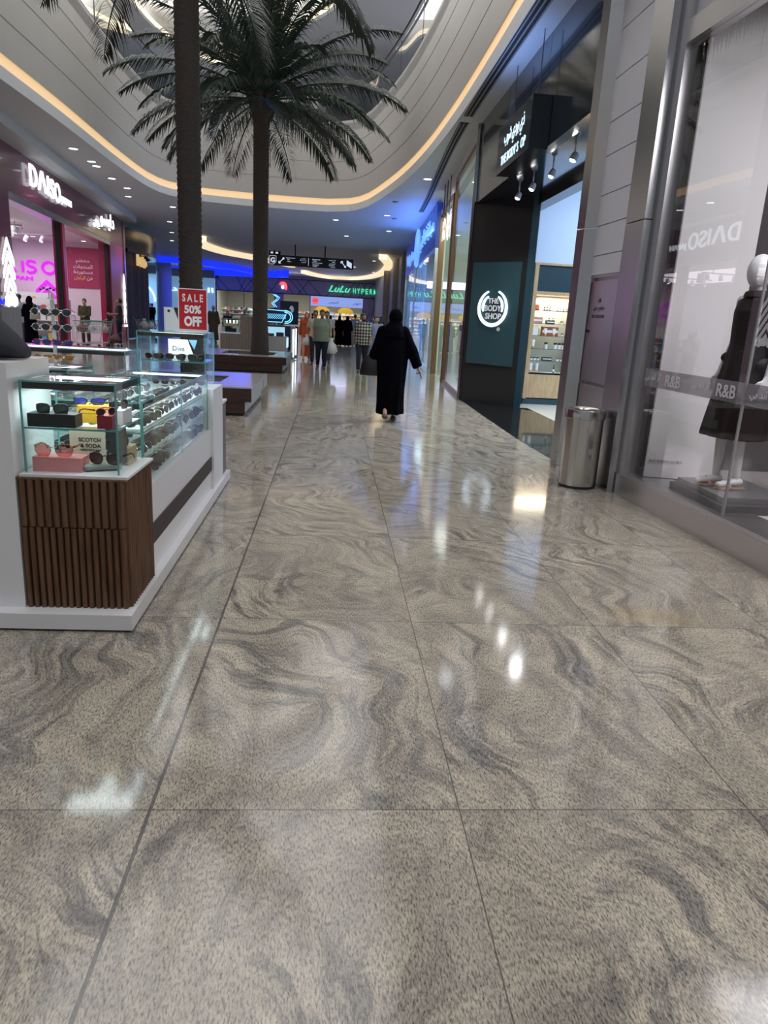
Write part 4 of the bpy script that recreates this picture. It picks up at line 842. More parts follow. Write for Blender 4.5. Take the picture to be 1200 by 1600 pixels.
def bag(x, y, z, s, label, m='bagwhite', group=None, h=1.2, seed=1):
    r2 = random.Random(seed); b = MB(); ph = r2.uniform(0, 6)
    b.loft([((x, y, z), (s*.55, 0, 0), (0, s*.4, 0)), ((x, y, z+s*.3), (s*.75, 0, 0), (0, s*.55, 0)), ((x, y, z+s*.7*h), (s*.6, 0, 0), (0, s*.42, 0)), ((x, y, z+s*h), (s*.2, 0, 0), (0, s*.15, 0)), ((x, y, z+s*1.3*h), (s*.3, 0, 0), (0, s*.08, 0))], 18, fold=lambda q, a: 1+.10*math.sin(5*a+ph)+.06*math.sin(9*a+ph*2))
    o = b.build('carrier_bag', m); return tag(o, label, 'bag', group)
trolley(-8.7, 26.9, 1.9, 'empty-handled trolley at the front of the variety shop with bundles')
trolley(-8.75, 28.1, 1.75, 'trolley with green handle in front of the man looking up')
trolley(-8.55, 34.6, -1.3, 'trolley heaped with white carrier bags past the shop corner')
bag(-8.9, 26.8, .56, .26, 'brown bundle in the nearest trolley', mat('brown_bundle', (.14, .08, .05), .7), 'bags in the trolleys', 1.0, 3)
bag(-8.95, 28.05, .56, .20, 'white carrier bag in the middle trolley', 'bagwhite', 'bags in the trolleys', 1.1, 4)
bag(-8.5, 28.15, .56, .18, 'beige carrier bag in the middle trolley', mat('beige_bag', (.5, .42, .33), .7), 'bags in the trolleys', 1.1, 5)
bag(-8.65, 34.5, .56, .26, 'large white carrier bag on the far trolley', 'bagwhite', 'bags on the far trolley', 1.3, 6)
bag(-8.45, 34.9, .56, .22, 'second white carrier bag on the far trolley', 'bagwhite', 'bags on the far trolley', 1.1, 7)
t = thing('pushchair', 'low folded floral pushchair beside the looking-up man', 'pushchair', (-8.0, 27.6, 0))
b = MB(); b.tube([(-8.2, 27.3, .1), (-7.8, 27.9, .6)], .015).tube([(-7.8, 27.3, .1), (-8.2, 27.9, .6)], .015); b.build('frame', 'black', t)
MB().ell((-8.0, 27.6, .32), .2, .22, .14).build('seat', mat('floral_seat', (.12, .06, .07), .8, noise_amt=.9, noise_scale=30), t)
for sx in (-8.18, -7.82):
    for sy in (27.35, 27.8): MB(Matrix.Translation((sx, sy, .07)) @ Matrix.Rotation(R(90), 4, 'Y')).cyl((0, 0, 0), .07, -.015, .015, 14).build('wheel', 'black_matt', t)
# past the corner: dark draped front, canopy and lit lettering
t = thing('curved_canopy_front', 'dark curved shop canopy with yellow lettering and patterned drape', 'shop front', (-9.7, 37, 0))
b = MB(); cp = smooth_path([(-9.35, 34.4), (-9.2, 36), (-9.1, 38), (-9.3, 40), (-9.9, 41.6), (-10.8, 42.6)], .4); band(b, cp, 4.0, 4.9, 0, .25); band(b, cp, 3.88, 4.0, -.1, .3); b.build('canopy', 'black', t)
b = MB(); cp2 = smooth_path([(-9.6, 34.6), (-9.55, 38), (-9.9, 40.4), (-10.6, 42)], .25); n_ = len(cp2)
cp3 = [p+Vector((.07*math.sin(i*1.5), 0)) for i, p in enumerate(cp2)]; band(b, cp3, 0.05, 3.9, 0, .03); b.build('drape', mat('purple_drape', (.07, .055, .10), .7, noise_amt=.6, noise_scale=4), t)
FC = FR(-9.2, 35.4, 0, DA); b = MB(FC); text(b, 'KIDS', 1.6, 3.6, .02, fitw=3.0, fith=.55, depth=.1, bold=.02) if False else None
for k in range(6): b.box(.2+k*.5, .5+k*.5, 3.35+.1*(k % 2), 3.85-.08*(k % 3), .02, .12)
b.build('yellow_lettering', glow('yellow_letters', (.9, .55, .12), .6), t)
b = MB(FC); 
for k in range(5): b.box(3.2+k*.42, 3.5+k*.42, 4.15, 4.75, .0, .06)
b.build('window_tile', glow('canopy_windows', (.45, .65, .8), .35, (.2, .3, .35)), t)

# ------------------------------------------------------------------ far left: bluish perfumery and round column
struct('column_2', MB().cyl((-14.3, 64, 0), .62, 0, 5.2, 28), mat('column_blue', (.42, .42, .50), .5), 'pale round column bathed in blue light at the far left', 'column')
struct('wall_far_left', MB().box(-24, -17.5, 33.5, 33.7, 0, 5.2).box(-24, -23.8, 33, 78, 0, 5.2), 'grey', 'wall of the side wing', 'wall')
t = thing('perfume_shop_front', 'bright bluish perfume shop front with arched sign in the far left', 'shop front', (-18, 69, 0))
pb = mat('perfume_white', (.55, .68, .78), .5)
b = MB(); b.box(-20.5, -15.6, 69, 69.3, 0, 4.4).box(-15.6, -11.2, 71, 71.3, 0, 4.4); b.build('wall_panel', glow('perfume_lit', (.30, .58, .80), .30, (.35, .45, .55)), t)
FP = FR(0, 68.98, 0, 0); b = MB(FP); arc_tube(b, -17.6, 2.0, 1.35, 1.5, 0, 180, .07, .03, 22, False); arc_tube(b, -17.6, 3.0, .28, .28, 0, 359, .05, .03, 18, False)
text(b, arab('الشمس'), -17.6, 2.45, .02, fitw=1.5, fith=.3, depth=.04, bold=.01); text(b, 'ALSHAMS', -17.6, 2.1, .02, fitw=1.5, fith=.22, depth=.04, bold=.01); b.build('arched_sign', glow('perfume_sign', (.6, .85, 1.0), 1.6), t)
b = MB(FP)
for i in range(3):
    for k in range(4): b.box(-18.7+i*.75, -18.1+i*.75, .5+.36*k, .74+.36*k, .01, .08)
b.build('display_niche', mat('niche_dark', (.10, .14, .18), .4), t)
b = MB(FR(0, 70.98, 0, 0)); text(b, arab('السعيد'), -13.3, 3.25, .05, fitw=4.0, fith=.55, depth=.05, bold=.02); b.build('lit_lettering', glow('far_letters', (.7, .95, 1.0), 1.2), t)
b = MB(); b.box(-20.5, -15.5, 68.6, 69, 4.4, 5.1).box(-15.6, -11.2, 70.6, 71, 4.4, 5.1); b.build('fascia', 'grey', t)
lamp('perfume_light', 'AREA', (-17.5, 66, 4.5), 330, (.35, .65, 1.0), 3, sx=3)
t = thing('reception_counter', 'dark purple counter before the far perfume shop', 'counter', (-15.2, 59.5, 0)); MB().bbox(-17.0, -14.4, 58.8, 60.2, .08, 1.2, .1).build('counter_body', mat('purple_counter', (.03, .02, .09), .4), t); MB().box(-17.05, -14.35, 58.75, 60.25, 1.2, 1.26).build('counter_top', 'darkgrey', t); MB().box(-15.6, -14.9, 59.2, 59.6, 1.26, 1.6).build('desk_screen', 'oak', t); MB().box(-16.9, -14.5, 58.9, 60.1, 0, .08).build('plinth', 'black', t)

# ------------------------------------------------------------------ far hypermarket front
FL = FR(0, 75.0, 0, 0)
t = thing('hypermarket_front', 'purple grey hypermarket front with triangulated lines and green script sign', 'shop front', (-4.5, 75, 0))
fpm = mat('fascia_purple', (.30, .29, .42), .5)
b = MB(FL); b.box(-13, 4.1, 3.5, 5.26, -.4, 0); b.build('fascia', fpm, t)
for x0, x1 in ((-13, -11.7), (-5.9, -5.1), (3.0, 4.1)): MB(FL).box(x0, x1, 0, 3.5, -.4, 0).build('pier', fpm, t)
b = MB(FL); r3 = random.Random(3)
for x0, x1, y0, y1, n_ in ((-13, 4.1, 3.55, 4.9, 24), (-13, -11.8, .2, 3.4, 6), (3.05, 4.1, .2, 3.4, 6), (-5.9, -5.1, .3, 3.4, 3)):
    for i in range(n_):
        xa = r3.uniform(x0, x1); xb = min(x1, max(x0, xa+r3.choice((-1, 1))*r3.uniform(.4, 1.5))); ya, yb = (y0, y1) if y1-y0 < 2 else (r3.uniform(y0, y1), r3.uniform(y0, y1))
        b.tube([(xa, ya, .01), (xb, yb, .01)], .022, 4)
b.box(-13, 4.1, 4.88, 4.94, .0, .03).box(-13, 4.1, 3.46, 3.54, 0, .03); b.build('line_relief', 'black_matt', t)
green = glow('green_sign', (.04, .85, .38), 1.0)
b = MB(FL); text(b, 'LuLu', .55, 4.25, .05, fitw=2.2, fith=.62, depth=.06, bold=.015, shear=.4)
for i, ch in enumerate('HYPERM'): text(b, ch, 2.05+i*.42, 4.15, .05, fitw=.27, fith=.50, depth=.06, bold=.01)
b.build('green_lettering', green, t)
b = MB(FL); arc_tube(b, -5.1, 4.15, .36, .42, -40, 150, .07, .06, 16, False); arc_tube(b, -5.05, 4.12, .22, .3, -40, 150, .07, .06, 14, False); b.build('red_emblem', glow('red_sign', (1.0, .05, .03), 1.8), t)
MB(FL).ell((-5.12, 4.12, .08), .15, .2, .04).build('white_drop', glow('drop_white', (.6, .9, 1.0), 1.6), t)
b = MB(FL); b.box(-2.3, 2.95, 2.50, 3.42, .05, .15); b.build('lit_banner', glow('banner_blue', (.30, .42, .95), .75, (.3, .4, .6)), t)
b = MB(FL); b.lathe([(.01, 0)], n=3) if False else None
b.tube([(-1.85, 2.98, .15), (-1.85, 2.98, .17)], .36, 20); b.build('red_seal', glow('seal_red', (.9, .04, .02), .9), t)
b = MB(FL); text(b, '20%', -1.85, 3.0, .18, fitw=.45, fith=.2, depth=.01, bold=.02); b.build('seal_lettering', 'txtyellow', t)
b = MB(FL); text(b, arab('العروض'), .0, 2.9, .16, fitw=1.0, fith=.3, depth=.01); text(b, arab('نور'), 2.3, 2.9, .16, fitw=.8, fith=.28, depth=.01); text(b, 'special offers', 1.1, 2.95, .16, fitw=.7, fith=.12, depth=.01) if False else None; b.build('banner_lettering', mat('banner_ink', (.05, .03, .2), .5), t)
b = MB(FL)
for x in (-11.7, -9.0, -5.95, -5.1, -2.4, 2.95): b.box(x, x+.07, 0, 3.5, -.1, 0)
b.build('door_post', 'darkgrey', t)
sm_w = mat('market_wall', (.50, .48, .42), .6)
struct('wall_market_back', MB().box(-13, 4.5, 92, 92.2, 0, 5), sm_w, 'cream back wall deep inside the hypermarket', 'wall')
struct('wall_market_side', MB().box(4.4, 4.6, 75.5, 92, 0, 5).box(-13.2, -13, 75.5, 92, 0, 5), sm_w, 'side walls inside the hypermarket', 'wall')
struct('floor_market', MB().box(-13, 4.5, 80, 92, -.1, 0.0), mat('market_floor', (.4, .4, .4), .15), 'pale floor inside the hypermarket', 'floor')
b = MB(); b.box(-13, 4.5, 75.5, 92, 4.4, 4.5)
struct('ceiling_market', b, mat('market_ceil', (.30, .28, .25), .6), 'ceiling inside the hypermarket', 'ceiling')
for i in range(9):
    o = MB().box(-13, 4.4, 76.5+i*1.6, 76.8+i*1.6, 4.1, 4.3).build('ceiling_baffle', mat('baffle', (.6, .56, .5), .5) if i == 0 else bpy.data.materials['baffle']); tag(o, 'cream slat baffle under the hypermarket ceiling', 'baffle', 'slat baffles inside the hypermarket')
lamp('front_fill', 'AREA', (-4.5, 71, 5.1), 200, (.6, .62, 1.0), 12, rot=(R(-35), 0, 0), sx=1.5)  # unseen light added to lift the hypermarket fascia
lamp('market_light', 'AREA', (-1, 81, 4.05), 900, (1.0, .96, .88), 8, sx=8)
lamp('market_light', 'AREA', (-9, 81, 4.05), 500, (.9, .97, .88), 6, sx=8)
for i, (x, lb) in enumerate(((-1.2, 'yellow arched offer sign hanging left in the hypermarket'), (1.3, 'yellow arched offer sign hanging right in the hypermarket'))):
    t = thing('hanging_offer_sign', lb, 'sign', (x, 79, 2.2)); FO = FR(x, 79, 0, 0); b = MB(FO); b.prism([(-.8, 1.9), (.8, 1.9), (.8, 2.2), (.4, 2.5), (-.4, 2.5), (-.8, 2.2)], 0, .05); b.build('sign_panel', mat('offer_yellow_%d' % i, (.75, .48, .04), .5), t)
    b = MB(FO); b.tube([(-.5, 2.4, .02), (-.5, 4.1, .02)], .01).tube([(.5, 2.4, .02), (.5, 4.1, .02)], .01); b.build('cord', 'grey', t)
for k, (x0, x1, y) in enumerate(((-12, -8.6, 80), (-8, -6.2, 79), (-4.6, -2.6, 79.5), (-1.8, .6, 82), (.9, 3.6, 82))):
    t = thing('market_shelf', ['leftmost shelf of goods inside the hypermarket', 'second shelf of goods inside the hypermarket from the left', 'shelf of goods behind the orange dress', 'shelf of goods behind the black robes', 'shelf of goods inside the hypermarket, right end'][k], 'shelf unit', ((x0+x1)/2, y, 0))
    b = MB(); b.box(x0, x1, y+.4, y+.45, 0, 1.9)
    for z in (.1, .5, .9, 1.3, 1.7): b.box(x0, x1, y, y+.4, z, z+.04)
    b.build('shelf_frame', 'white', t)
    b = MB(); b.m  # goods as uncountable stock
    for z in (.14, .54, .94, 1.34, 1.74):
        x = x0+.05
        while x < x1-.3: b.cur = rnd.randrange(8); wd_ = rnd.uniform(.1, .25); b.box(x, x+wd_, y+.05, y+.3, z, z+rnd.uniform(.12, .28)); x += wd_+.03
    o = b.build('shelf_stock', gm, t); o['kind'] = 'stuff'
for k in range(2):
    t = thing('poster_column', ['tall yellow promotional column left of the orange dress', 'tall orange promotional column inside the market door'][k], 'display stand', (-6.2+k*1.3, 77, 0)); MB().box(-6.5+k*1.3, -6.0+k*1.3, 77, 77.3, 0, 2.1).build('column_body', mat('promo_%d' % k, ((.6, .35, .06), (.55, .25, .1))[k], .5), t); MB().box(-6.45+k*1.3, -6.05+k*1.3, 76.98, 77, 1.2, 1.6).build('print_panel', 'white', t)
# ------------------------------------------------------------------ wayfinding sign hung from the ceiling
sy = 42.0
t = thing('wayfinding_sign', 'long black hanging wayfinding sign with white arrows and G mark', 'sign', (-1.3, sy, 4.0))
sgA, sgB = (-3.66, sy), (1.03, sy)
FS2 = FR(sgA[0], sgA[1], 0, 0.0)
MB(FS2).box(0, 4.69, 4.12, 4.68, -.08, 0).build('sign_body', 'black', t)
wm = glow('sign_print', (.75, .85, 1.0), .75)
b = MB(FS2); text(b, 'G', .22, 4.40, .0, fith=.26, depth=.01, bold=.03)
b.tube([(.05, 4.2, .01), (.05, 4.62, .01), (.40, 4.62, .01), (.40, 4.3, .01), (.25, 4.18, .01), (.05, 4.18, .01)], .012, 5)
def arrow(x, y, a, s=.18):
    c_, s_ = math.cos(a)*s, math.sin(a)*s; b.tube([(x-c_, y-s_, .01), (x+c_, y+s_, .01)], .022, 5)
    for q in (2.4, -2.4): b.tube([(x+c_, y+s_, .01), (x+c_+.11*math.cos(a+q), y+s_+.11*math.sin(a+q), .01)], .022, 5)
    b.ell((x-c_, y-s_, .01), .06, .06, .01, 10, 5)
arrow(.68, 4.38, R(225)); arrow(4.12, 4.40, R(130))
b.add([(4.32, 4.62, .01), (4.60, 4.46, .01), (4.60, 4.18, .01), (4.32, 4.34, .01)], [(0, 3, 2, 1)])
for i, (x, y, wd_, tx) in enumerate(((1.2, 4.55, .5, 'Hypermarket'), (1.08, 4.46, .13, 'Spa'), (1.12, 4.36, .22, 'Lobby 2'), (2.62, 4.55, .44, 'Entertainment'), (2.55, 4.46, .22, 'Prayer'), (2.68, 4.37, .55, 'Department Stores'), (2.60, 4.28, .32, 'Food Court'), (2.55, 4.20, .25, 'Toilets'))): text(b, tx, x, y, 0, fitw=wd_, fith=.055, depth=.006, bold=.01)
for (x, y, wd_, tx) in ((1.9, 4.55, .32, 'هايبر'), (1.9, 4.46, .34, 'سبا'), (1.92, 4.36, .24, 'لوبي'), (3.5, 4.55, .38, 'الترفيه'), (3.6, 4.46, .16, 'صلاة'), (3.5, 4.37, .34, 'المتاجر'), (3.5, 4.28, .34, 'مطاعم'), (3.55, 4.2, .26, 'دورات')): text(b, arab(tx), x, y, 0, fitw=wd_, fith=.06, depth=.006, bold=.01)
b.box(2.18, 2.20, 4.2, 4.6, 0, .006)
b.build('white_lettering', wm, t)
for x in (1.45, 3.1): MB(FS2).tube([(x, 4.68, -.04), (x, 5.27, -.04)], .035, 10).build('hanging_rod', 'black', t)
t = thing('exit_sign', 'tiny dark ceiling sign with arrows above the wayfinding sign', 'sign', (-3.7, 46, 5.0)); MB(FR(-4.0, 46, 0, 0)).box(0, .7, 4.98, 5.2, -.05, 0).build('sign_body', 'black', t); MB(FR(-4.0, 46, 0, 0)).box(.1, .25, 5.04, 5.14, 0, .01).box(.4, .55, 5.04, 5.14, 0, .01).build('pictogram', wm, t); MB().box(-3.67, -3.63, 45.98, 46.02, 5.2, 5.27).build('hanger', 'black', t)
# ------------------------------------------------------------------ sunglasses kiosk
t = thing('kiosk_counter', 'white sunglasses kiosk counter with fluted walnut corner block and dark stripe', 'counter', (-1.7, 4.9, 0))
b = MB(); b.box(-3.2, -.93, 3.28, 6.72, .012, .09); b.build('plinth', 'white', t)
b = MB(); b.box(-3.17, -.96, 3.31, 6.70, 0, .012); b.build('shadow_gap', 'black_matt', t)
wb = MB().box(-1.45, -.975, 3.385, 3.86, .09, .735).build('corner_block', 'walnut', t)
def flutes(fr, w_, z0, z1, n, r):
    b = MB(fr); pts = [(0, -.02)]
    for i in range(n):
        c_ = (i+.5)*w_/n
        for k in range(7): a = math.pi*(1-k/6); pts.append((c_+(w_/n*.40)*math.cos(a), (-.008 if k in (0, 6) else .002)+r*math.sin(a)))
    pts.append((w_, -.02)); m_ = len(pts)
    b.add([(x, z0, z) for x, z in pts] + [(x, z1, z) for x, z in pts], [(i, (i+1) % m_, (i+1) % m_+m_, i+m_) for i in range(m_)] + [tuple(range(m_-1, -1, -1)), tuple(range(m_, 2*m_))], False)
    return b
flutes(FR(-1.455, 3.375, 0, 0), .49, .09, .50, 15, .013).build('flute_panel', 'walnut', wb)
flutes(FR(-1.455, 3.375, 0, 0), .49, .505, .735, 13, .010).build('flute_panel', 'walnut', wb)
flutes(FR(-.967, 3.385, 0, R(90)), .47, .09, .735, 13, .014).build('flute_panel', 'walnut', wb)
MB().box(-1.46, -.955, 3.365, 3.86, .735, .745).build('top_edge', 'walnut', wb)
MB().box(-1.45, -.95, 3.38, 3.88, .745, .757).build('display_base', 'white', t)
MB().box(-3.1, -1.46, 3.36, 3.86, .09, 1.27).build('side_block', 'white', t)
b = MB(); b.box(-1.62, -.98, 3.88, 5.93, .09, .59); b.build('long_cabinet', 'white', t)
MB().box(-.981, -.972, 3.88, 5.95, .25, .365).build('dark_stripe', mat('stripe_wood', (.035, .018, .012), .6), t)
MB().box(-1.62, -.955, 5.93, 6.43, .09, .92).build('end_pylon', 'white', t)
b = MB(); b.box(-1.62, -.965, 6.44, 6.69, .09, .745).build('dark_end_panel', mat('taupe_panel', (.10, .085, .08), .4), t)
MB().box(-1.63, -.955, 6.435, 6.70, .745, .765).build('end_cap', 'white', t)
MB().box(-2.9, -1.64, 6.0, 6.6, .09, .92).build('rear_cabinet', 'white', t)
MB().box(-2.92, -1.68, 4.78, 5.32, .09, .75).build('inner_cabinet', 'white', t)
def glass_case(name_label, x0, x1, y0, y1, z0, z1, shelves, topband=True, led=True):
    t = thing('glass_display_case', name_label, 'display case', ((x0+x1)/2, (y0+y1)/2, z0)); th = .006
    for nm, bb in (('front_pane', (x0, x1, y0, y0+th, z0, z1)), ('back_pane', (x0, x1, y1-th, y1, z0, z1)), ('side_pane', (x0, x0+th, y0+th, y1-th, z0, z1)), ('side_pane', (x1-th, x1, y0+th, y1-th, z0, z1)), ('top_pane', (x0, x1, y0, y1, z1, z1+th))):
        MB().box(*bb).build(nm, 'caseglass', t)
    b = MB(); e = .005
    for x in (x0, x1-e):
        for y in (y0, y1-e): b.box(x-.0015, x+e+.0015, y-.0015, y+e+.0015, z0, z1+th)
    for y in (y0, y1-e): b.box(x0, x1, y-.001, y+e, z1, z1+th+.001)
    for x in (x0, x1-e): b.box(x-.001, x+e, y0, y1, z1, z1+th+.001)
    b.build('glass_edge', 'glassedge', t)
    for z in shelves:
        s = MB().box(x0+th, x1-th, y0+th, y1-th, z-.004, z+.003).build('shelf', 'caseglass', t)
        b = MB(); b.box(x0+th, x1-th, y0+th, y0+th+.002, z-.005, z+.004).box(x1-th-.002, x1-th, y0+th, y1-th, z-.005, z+.004); b.build('shelf_edge', 'glassedge', s)
    if topband:
        b = MB(); h = .032
        b.box(x0+.012, x1-.012, y0+.008, y0+.022, z1-h, z1-.002).box(x0+.012, x1-.012, y1-.022, y1-.008, z1-h, z1-.002).box(x1-.022, x1-.008, y0+.012, y1-.012, z1-h, z1-.002).box(x0+.008, x0+.022, y0+.012, y1-.012, z1-h, z1-.002); b.build('light_housing', mat('housing_brown', (.035, .025, .022), .4) if 'housing_brown' not in bpy.data.materials else bpy.data.materials['housing_brown'], t)
    if led:
        b = MB(); b.box(x0+.025, x1-.025, y0+.024, y0+.04, z1-.02, z1-.008).box(x0+.025, x1-.025, y1-.05, y1-.024, z1-.02, z1-.006); b.build('light_bar', 'ledwhite', t)
        lamp('case_light', 'AREA', ((x0+x1)/2, (y0+y1)/2, z1-.01), (2.6 if x1-x0 < .5 else 2.1)*(x1-x0)*(y1-y0)/.18, (.88, .96, 1.0), x1-x0-.08, sx=y1-y0-.08)
    return t
glass_case('square two-tier glass case on the walnut corner block', -1.435, -1.0, 3.42, 3.86, .758, 1.185, [.970])
c2 = glass_case('long low glass case packed with rows of sunglasses', -1.60, -1.0, 3.885, 5.92, .592, 1.045, [.735, .885])
MB().box(-1.0065, -.9995, 4.9, 4.906, .592, 1.045).build('pane_joint', 'glassedge', c2)
glass_case('tall end glass case under the red sale sign', -1.56, -1.02, 5.96, 6.40, .922, 1.355, [1.13])
glass_case('inner glass case behind the corner case', -2.9, -1.70, 4.80, 5.30, .752, 1.12, [.93])
glass_case('rear glass case at the far side of the kiosk', -2.8, -1.68, 6.05, 6.55, .922, 1.18, [])

# sunglasses
M['lensdark'] = mat('lens_dark', (.02, .022, .022), .06, coat=.5); M['lensgreen'] = mat('lens_green', (.035, .06, .04), .06, coat=.5)
M['lensbrown'] = mat('lens_brown', (.06, .02, .018), .06, coat=.5); M['lensamber'] = mat('lens_amber', (.35, .14, .03), .06, coat=.5)
M['framegold'] = mat('frame_gold', (.6, .42, .25), .25, metal=.9); M['framered'] = mat('frame_red', (.35, .02, .03), .3); M['framesilver'] = mat('frame_silver', (.6, .6, .62), .2, metal=.9)
M['lensblue'] = mat('lens_blue', (.02, .03, .20), .06, coat=.5)
M['lenspink'] = glass('lens_pink', (.85, .50, .48), 1.0, 1.4)
def lens_loop(cx, w_, h_, shape, n=20):
    pts = []
    for i in range(n):
        a = 2*math.pi*i/n; c_, s_ = math.cos(a), math.sin(a); e = {'round': 1.0, 'square': .55, 'wide': .75}[shape]
        x = math.copysign(abs(c_)**e, c_)*w_/2; z = math.copysign(abs(s_)**e, s_)*h_/2
        if s_ < 0: x *= .9
        pts.append((cx+x, -.006*(x/w_)**2*4 - .012*(abs(cx+x)/.07)**2*-1, z))
    return pts
def sun_geo(shape='square', w_=.056, h_=.043, fold=False, r=.0022):
    fr = MB(); le = [MB(), MB()]; te = [MB(), MB()]
    for k, sx in enumerate((-1, 1)):
        cx = sx*(w_/2+.008); L = lens_loop(cx, w_, h_, shape)
        fr.tube(L, r, 6, closed=True); n = len(L)
        le[k].add(L+[(x, y+.0012, z) for x, y, z in L], [tuple(range(n-1, -1, -1)), tuple(range(n, 2*n))] + [(i, (i+1) % n, (i+1) % n+n, i+n) for i in range(n)])
        ex = sx*(w_+.010); hz = h_*.28
        te[k].tube([(ex-sx*.003, .010, hz), (ex+sx*.004, .022, hz), (ex+sx*.003, .09, hz-.002), (ex+sx*.0, .125, hz-.012), (ex-sx*.002, .145, hz-.032)], [.0035, .003, .0025, .0025, .003], 6, flat=1.4)
    fr.tube([(-.011, 0, h_*.22), (0, -.001, h_*.30), (.011, 0, h_*.22)], r*1.2, 6)
    return fr, le, te
def sunglasses(loc, rz, fm, lm, label, shape='square', w_=.056, h_=.043, tilt=0.0, r=.0022, group=None, s=1.0):
    t = thing('sunglasses', label, 'sunglasses', loc, rz, group)
    fr, le, te = sun_geo(shape, w_, h_, r=r); X_ = PM[t.name] @ Matrix.Rotation(tilt, 4, 'X') @ Matrix.Scale(s, 4)
    for m_, nm, mm in ((fr, 'frame', fm), (le[0], 'lens', lm), (le[1], 'lens', lm), (te[0], 'temple', fm), (te[1], 'temple', fm)):
        m_.v = [X_ @ p for p in m_.v]; m_.build(nm, mm, t)
    return t
def rbox(name, x0, x1, y0, y1, z0, z1, mm, label, lid=None, group=None, rz=0):
    t = thing(name, label, 'box', ((x0+x1)/2, (y0+y1)/2, z0), 0, group); h = z1-z0
    MB().bbox(x0, x1, y0, y1, z0, z0+h*(.55 if lid else .98), .003).build('box_base', mm, t); MB().bbox(x0-.001, x1+.001, y0-.001, y1+.001, z0+h*(.57 if lid else .985), z1, .003).build('box_lid', mm, t); return t
Z1, Z0 = .9735, .7575
bm_ = mat('black_box', (.015, .015, .015), .55); ym = mat('yellow_box', (.68, .42, .03), .5); rm = mat('crimson_box', (.28, .01, .03), .5); pkm = mat('pink_box', (.72, .26, .26), .5); bgm = mat('kraft_box', (.52, .36, .16), .6)
rbox('glasses_box', -1.42, -1.20, 3.445, 3.55, Z1, Z1+.062, bm_, 'black sunglasses box on the glass shelf, left')
rbox('glasses_box', -1.25, -1.09, 3.62, 3.76, Z1, Z1+.085, ym, 'yellow lidded sunglasses box at the back of the glass shelf', True)
rbox('glasses_box', -1.105, -1.035, 3.46, 3.55, Z1, Z1+.062, rm, 'crimson sunglasses box on the glass shelf, right')
rbox('glasses_box', -1.10, -1.02, 3.60, 3.76, Z1, Z1+.070, 'white_matt', 'white sunglasses box behind the crimson one')
rbox('glasses_box', -1.415, -1.185, 3.455, 3.57, Z0, Z0+.068, pkm, 'pink sunglasses box low in the front left of the case')
rbox('glasses_box', -1.12, -1.02, 3.66, 3.82, Z0, Z0+.085, bgm, 'kraft brown sunglasses box low at the back right of the case')
sunglasses((-1.315, 3.48, Z1+.062+.020), .05, 'black', 'lensgreen', 'black square sunglasses on the black box', s=1.12)
sunglasses((-1.20, 3.66, Z1+.085+.018), .1, 'black', 'lensblue', 'dark wraparound sunglasses on the yellow box', 'wide', .062, .036, s=1.05)
sunglasses((-1.07, 3.495, Z1+.062+.016), .9, 'framered', 'lensdark', 'small dark red sunglasses on the crimson box', 'round', .045, .036)
sunglasses((-1.055, 3.66, Z1+.07+.022), 1.1, 'black', 'lensdark', 'black sunglasses on the white box', 'square', .056, .045)
sunglasses((-1.325, 3.49, Z0+.068+.028), .05, 'framegold', 'lenspink', 'gold wire sunglasses with pale pink lenses on the pink box', 'wide', .060, .047, r=.0014, s=1.3)
sunglasses((-1.075, 3.70, Z0+.085+.022), 1.0, 'black', 'lensdark', 'black oversize sunglasses on the kraft box', 'square', .056, .048)
t = thing('glasses_pouch', 'soft grey green sunglasses pouch lying low in the case', 'pouch', (-1.10, 3.53, Z0))
MB().loft([((-1.18, 3.49, Z0+.017), (0, .02, 0), (0, 0, .014)), ((-1.17, 3.495, Z0+.017), (0, .034, 0), (0, 0, .017)), ((-1.10, 3.53, Z0+.018), (0, .036, 0), (0, 0, .018)), ((-1.035, 3.56, Z0+.017), (0, .034, 0), (0, 0, .017)), ((-1.03, 3.563, Z0+.017), (0, .02, 0), (0, 0, .012))], 16).build('pouch_body', mat('pouch_sage', (.26, .30, .25), .7, noise_amt=.2, noise_scale=30), t)
MB().tube([(-1.175, 3.462, Z0+.022), (-1.10, 3.495, Z0+.022), (-1.04, 3.524, Z0+.022)], .002, 6).build('flap_seam', 'grey', t)
sunglasses((-1.085, 3.495, Z0+.037+.026), -.1, 'framered' if False else 'black', 'lensbrown', 'dark round sunglasses with brown lenses on the pouch', 'wide', .058, .045, s=1.2)
t = thing('brand_card', 'cream rounded card with black lettering standing behind the pink box', 'card', (-1.21, 3.63, Z0))
b = MB(FR(-1.30, 3.63, Z0, 0)); pts = []
for cx, cy_, a0 in ((.165, .012, -90), (.165, .183, 0), (.015, .183, 90), (.015, .012, 180)):
    for k in range(4): a = R(a0+30*k); pts.append((cx+.012*math.cos(a), cy_+.012*math.sin(a)))
b.prism(pts, -.006, 0); b.build('card_panel', mat('cream_card', (.74, .69, .52), .5), t)
b = MB(FR(-1.30, 3.63, Z0, 0)); text(b, 'SCOTCH', .102, .130, .0005, fitw=.108, fith=.020, depth=.001, bold=.02); text(b, '& SODA', .105, .100, .0005, fitw=.10, fith=.020, depth=.001, bold=.02); text(b, 'AMSTERDAM', .102, .078, .0005, fitw=.10, fith=.010, depth=.001, bold=.01); b.build('card_lettering', 'black_matt', t)
t = thing('tester_card', 'dark grey card with white tester lettering behind the cream card', 'card', (-1.08, 3.645, Z0)); MB(FR(-1.125, 3.650, Z0, 0)).box(0, .10, 0, .195, -.006, 0).build('card_panel', 'darkgrey', t)
b = MB(FR(-1.125, 3.650, Z0, 0)); text(b, 'TESTER', .04, .18, .0005, fitw=.038, fith=.009, depth=.001, bold=.01); b.build('card_lettering', 'txtwhite', t)
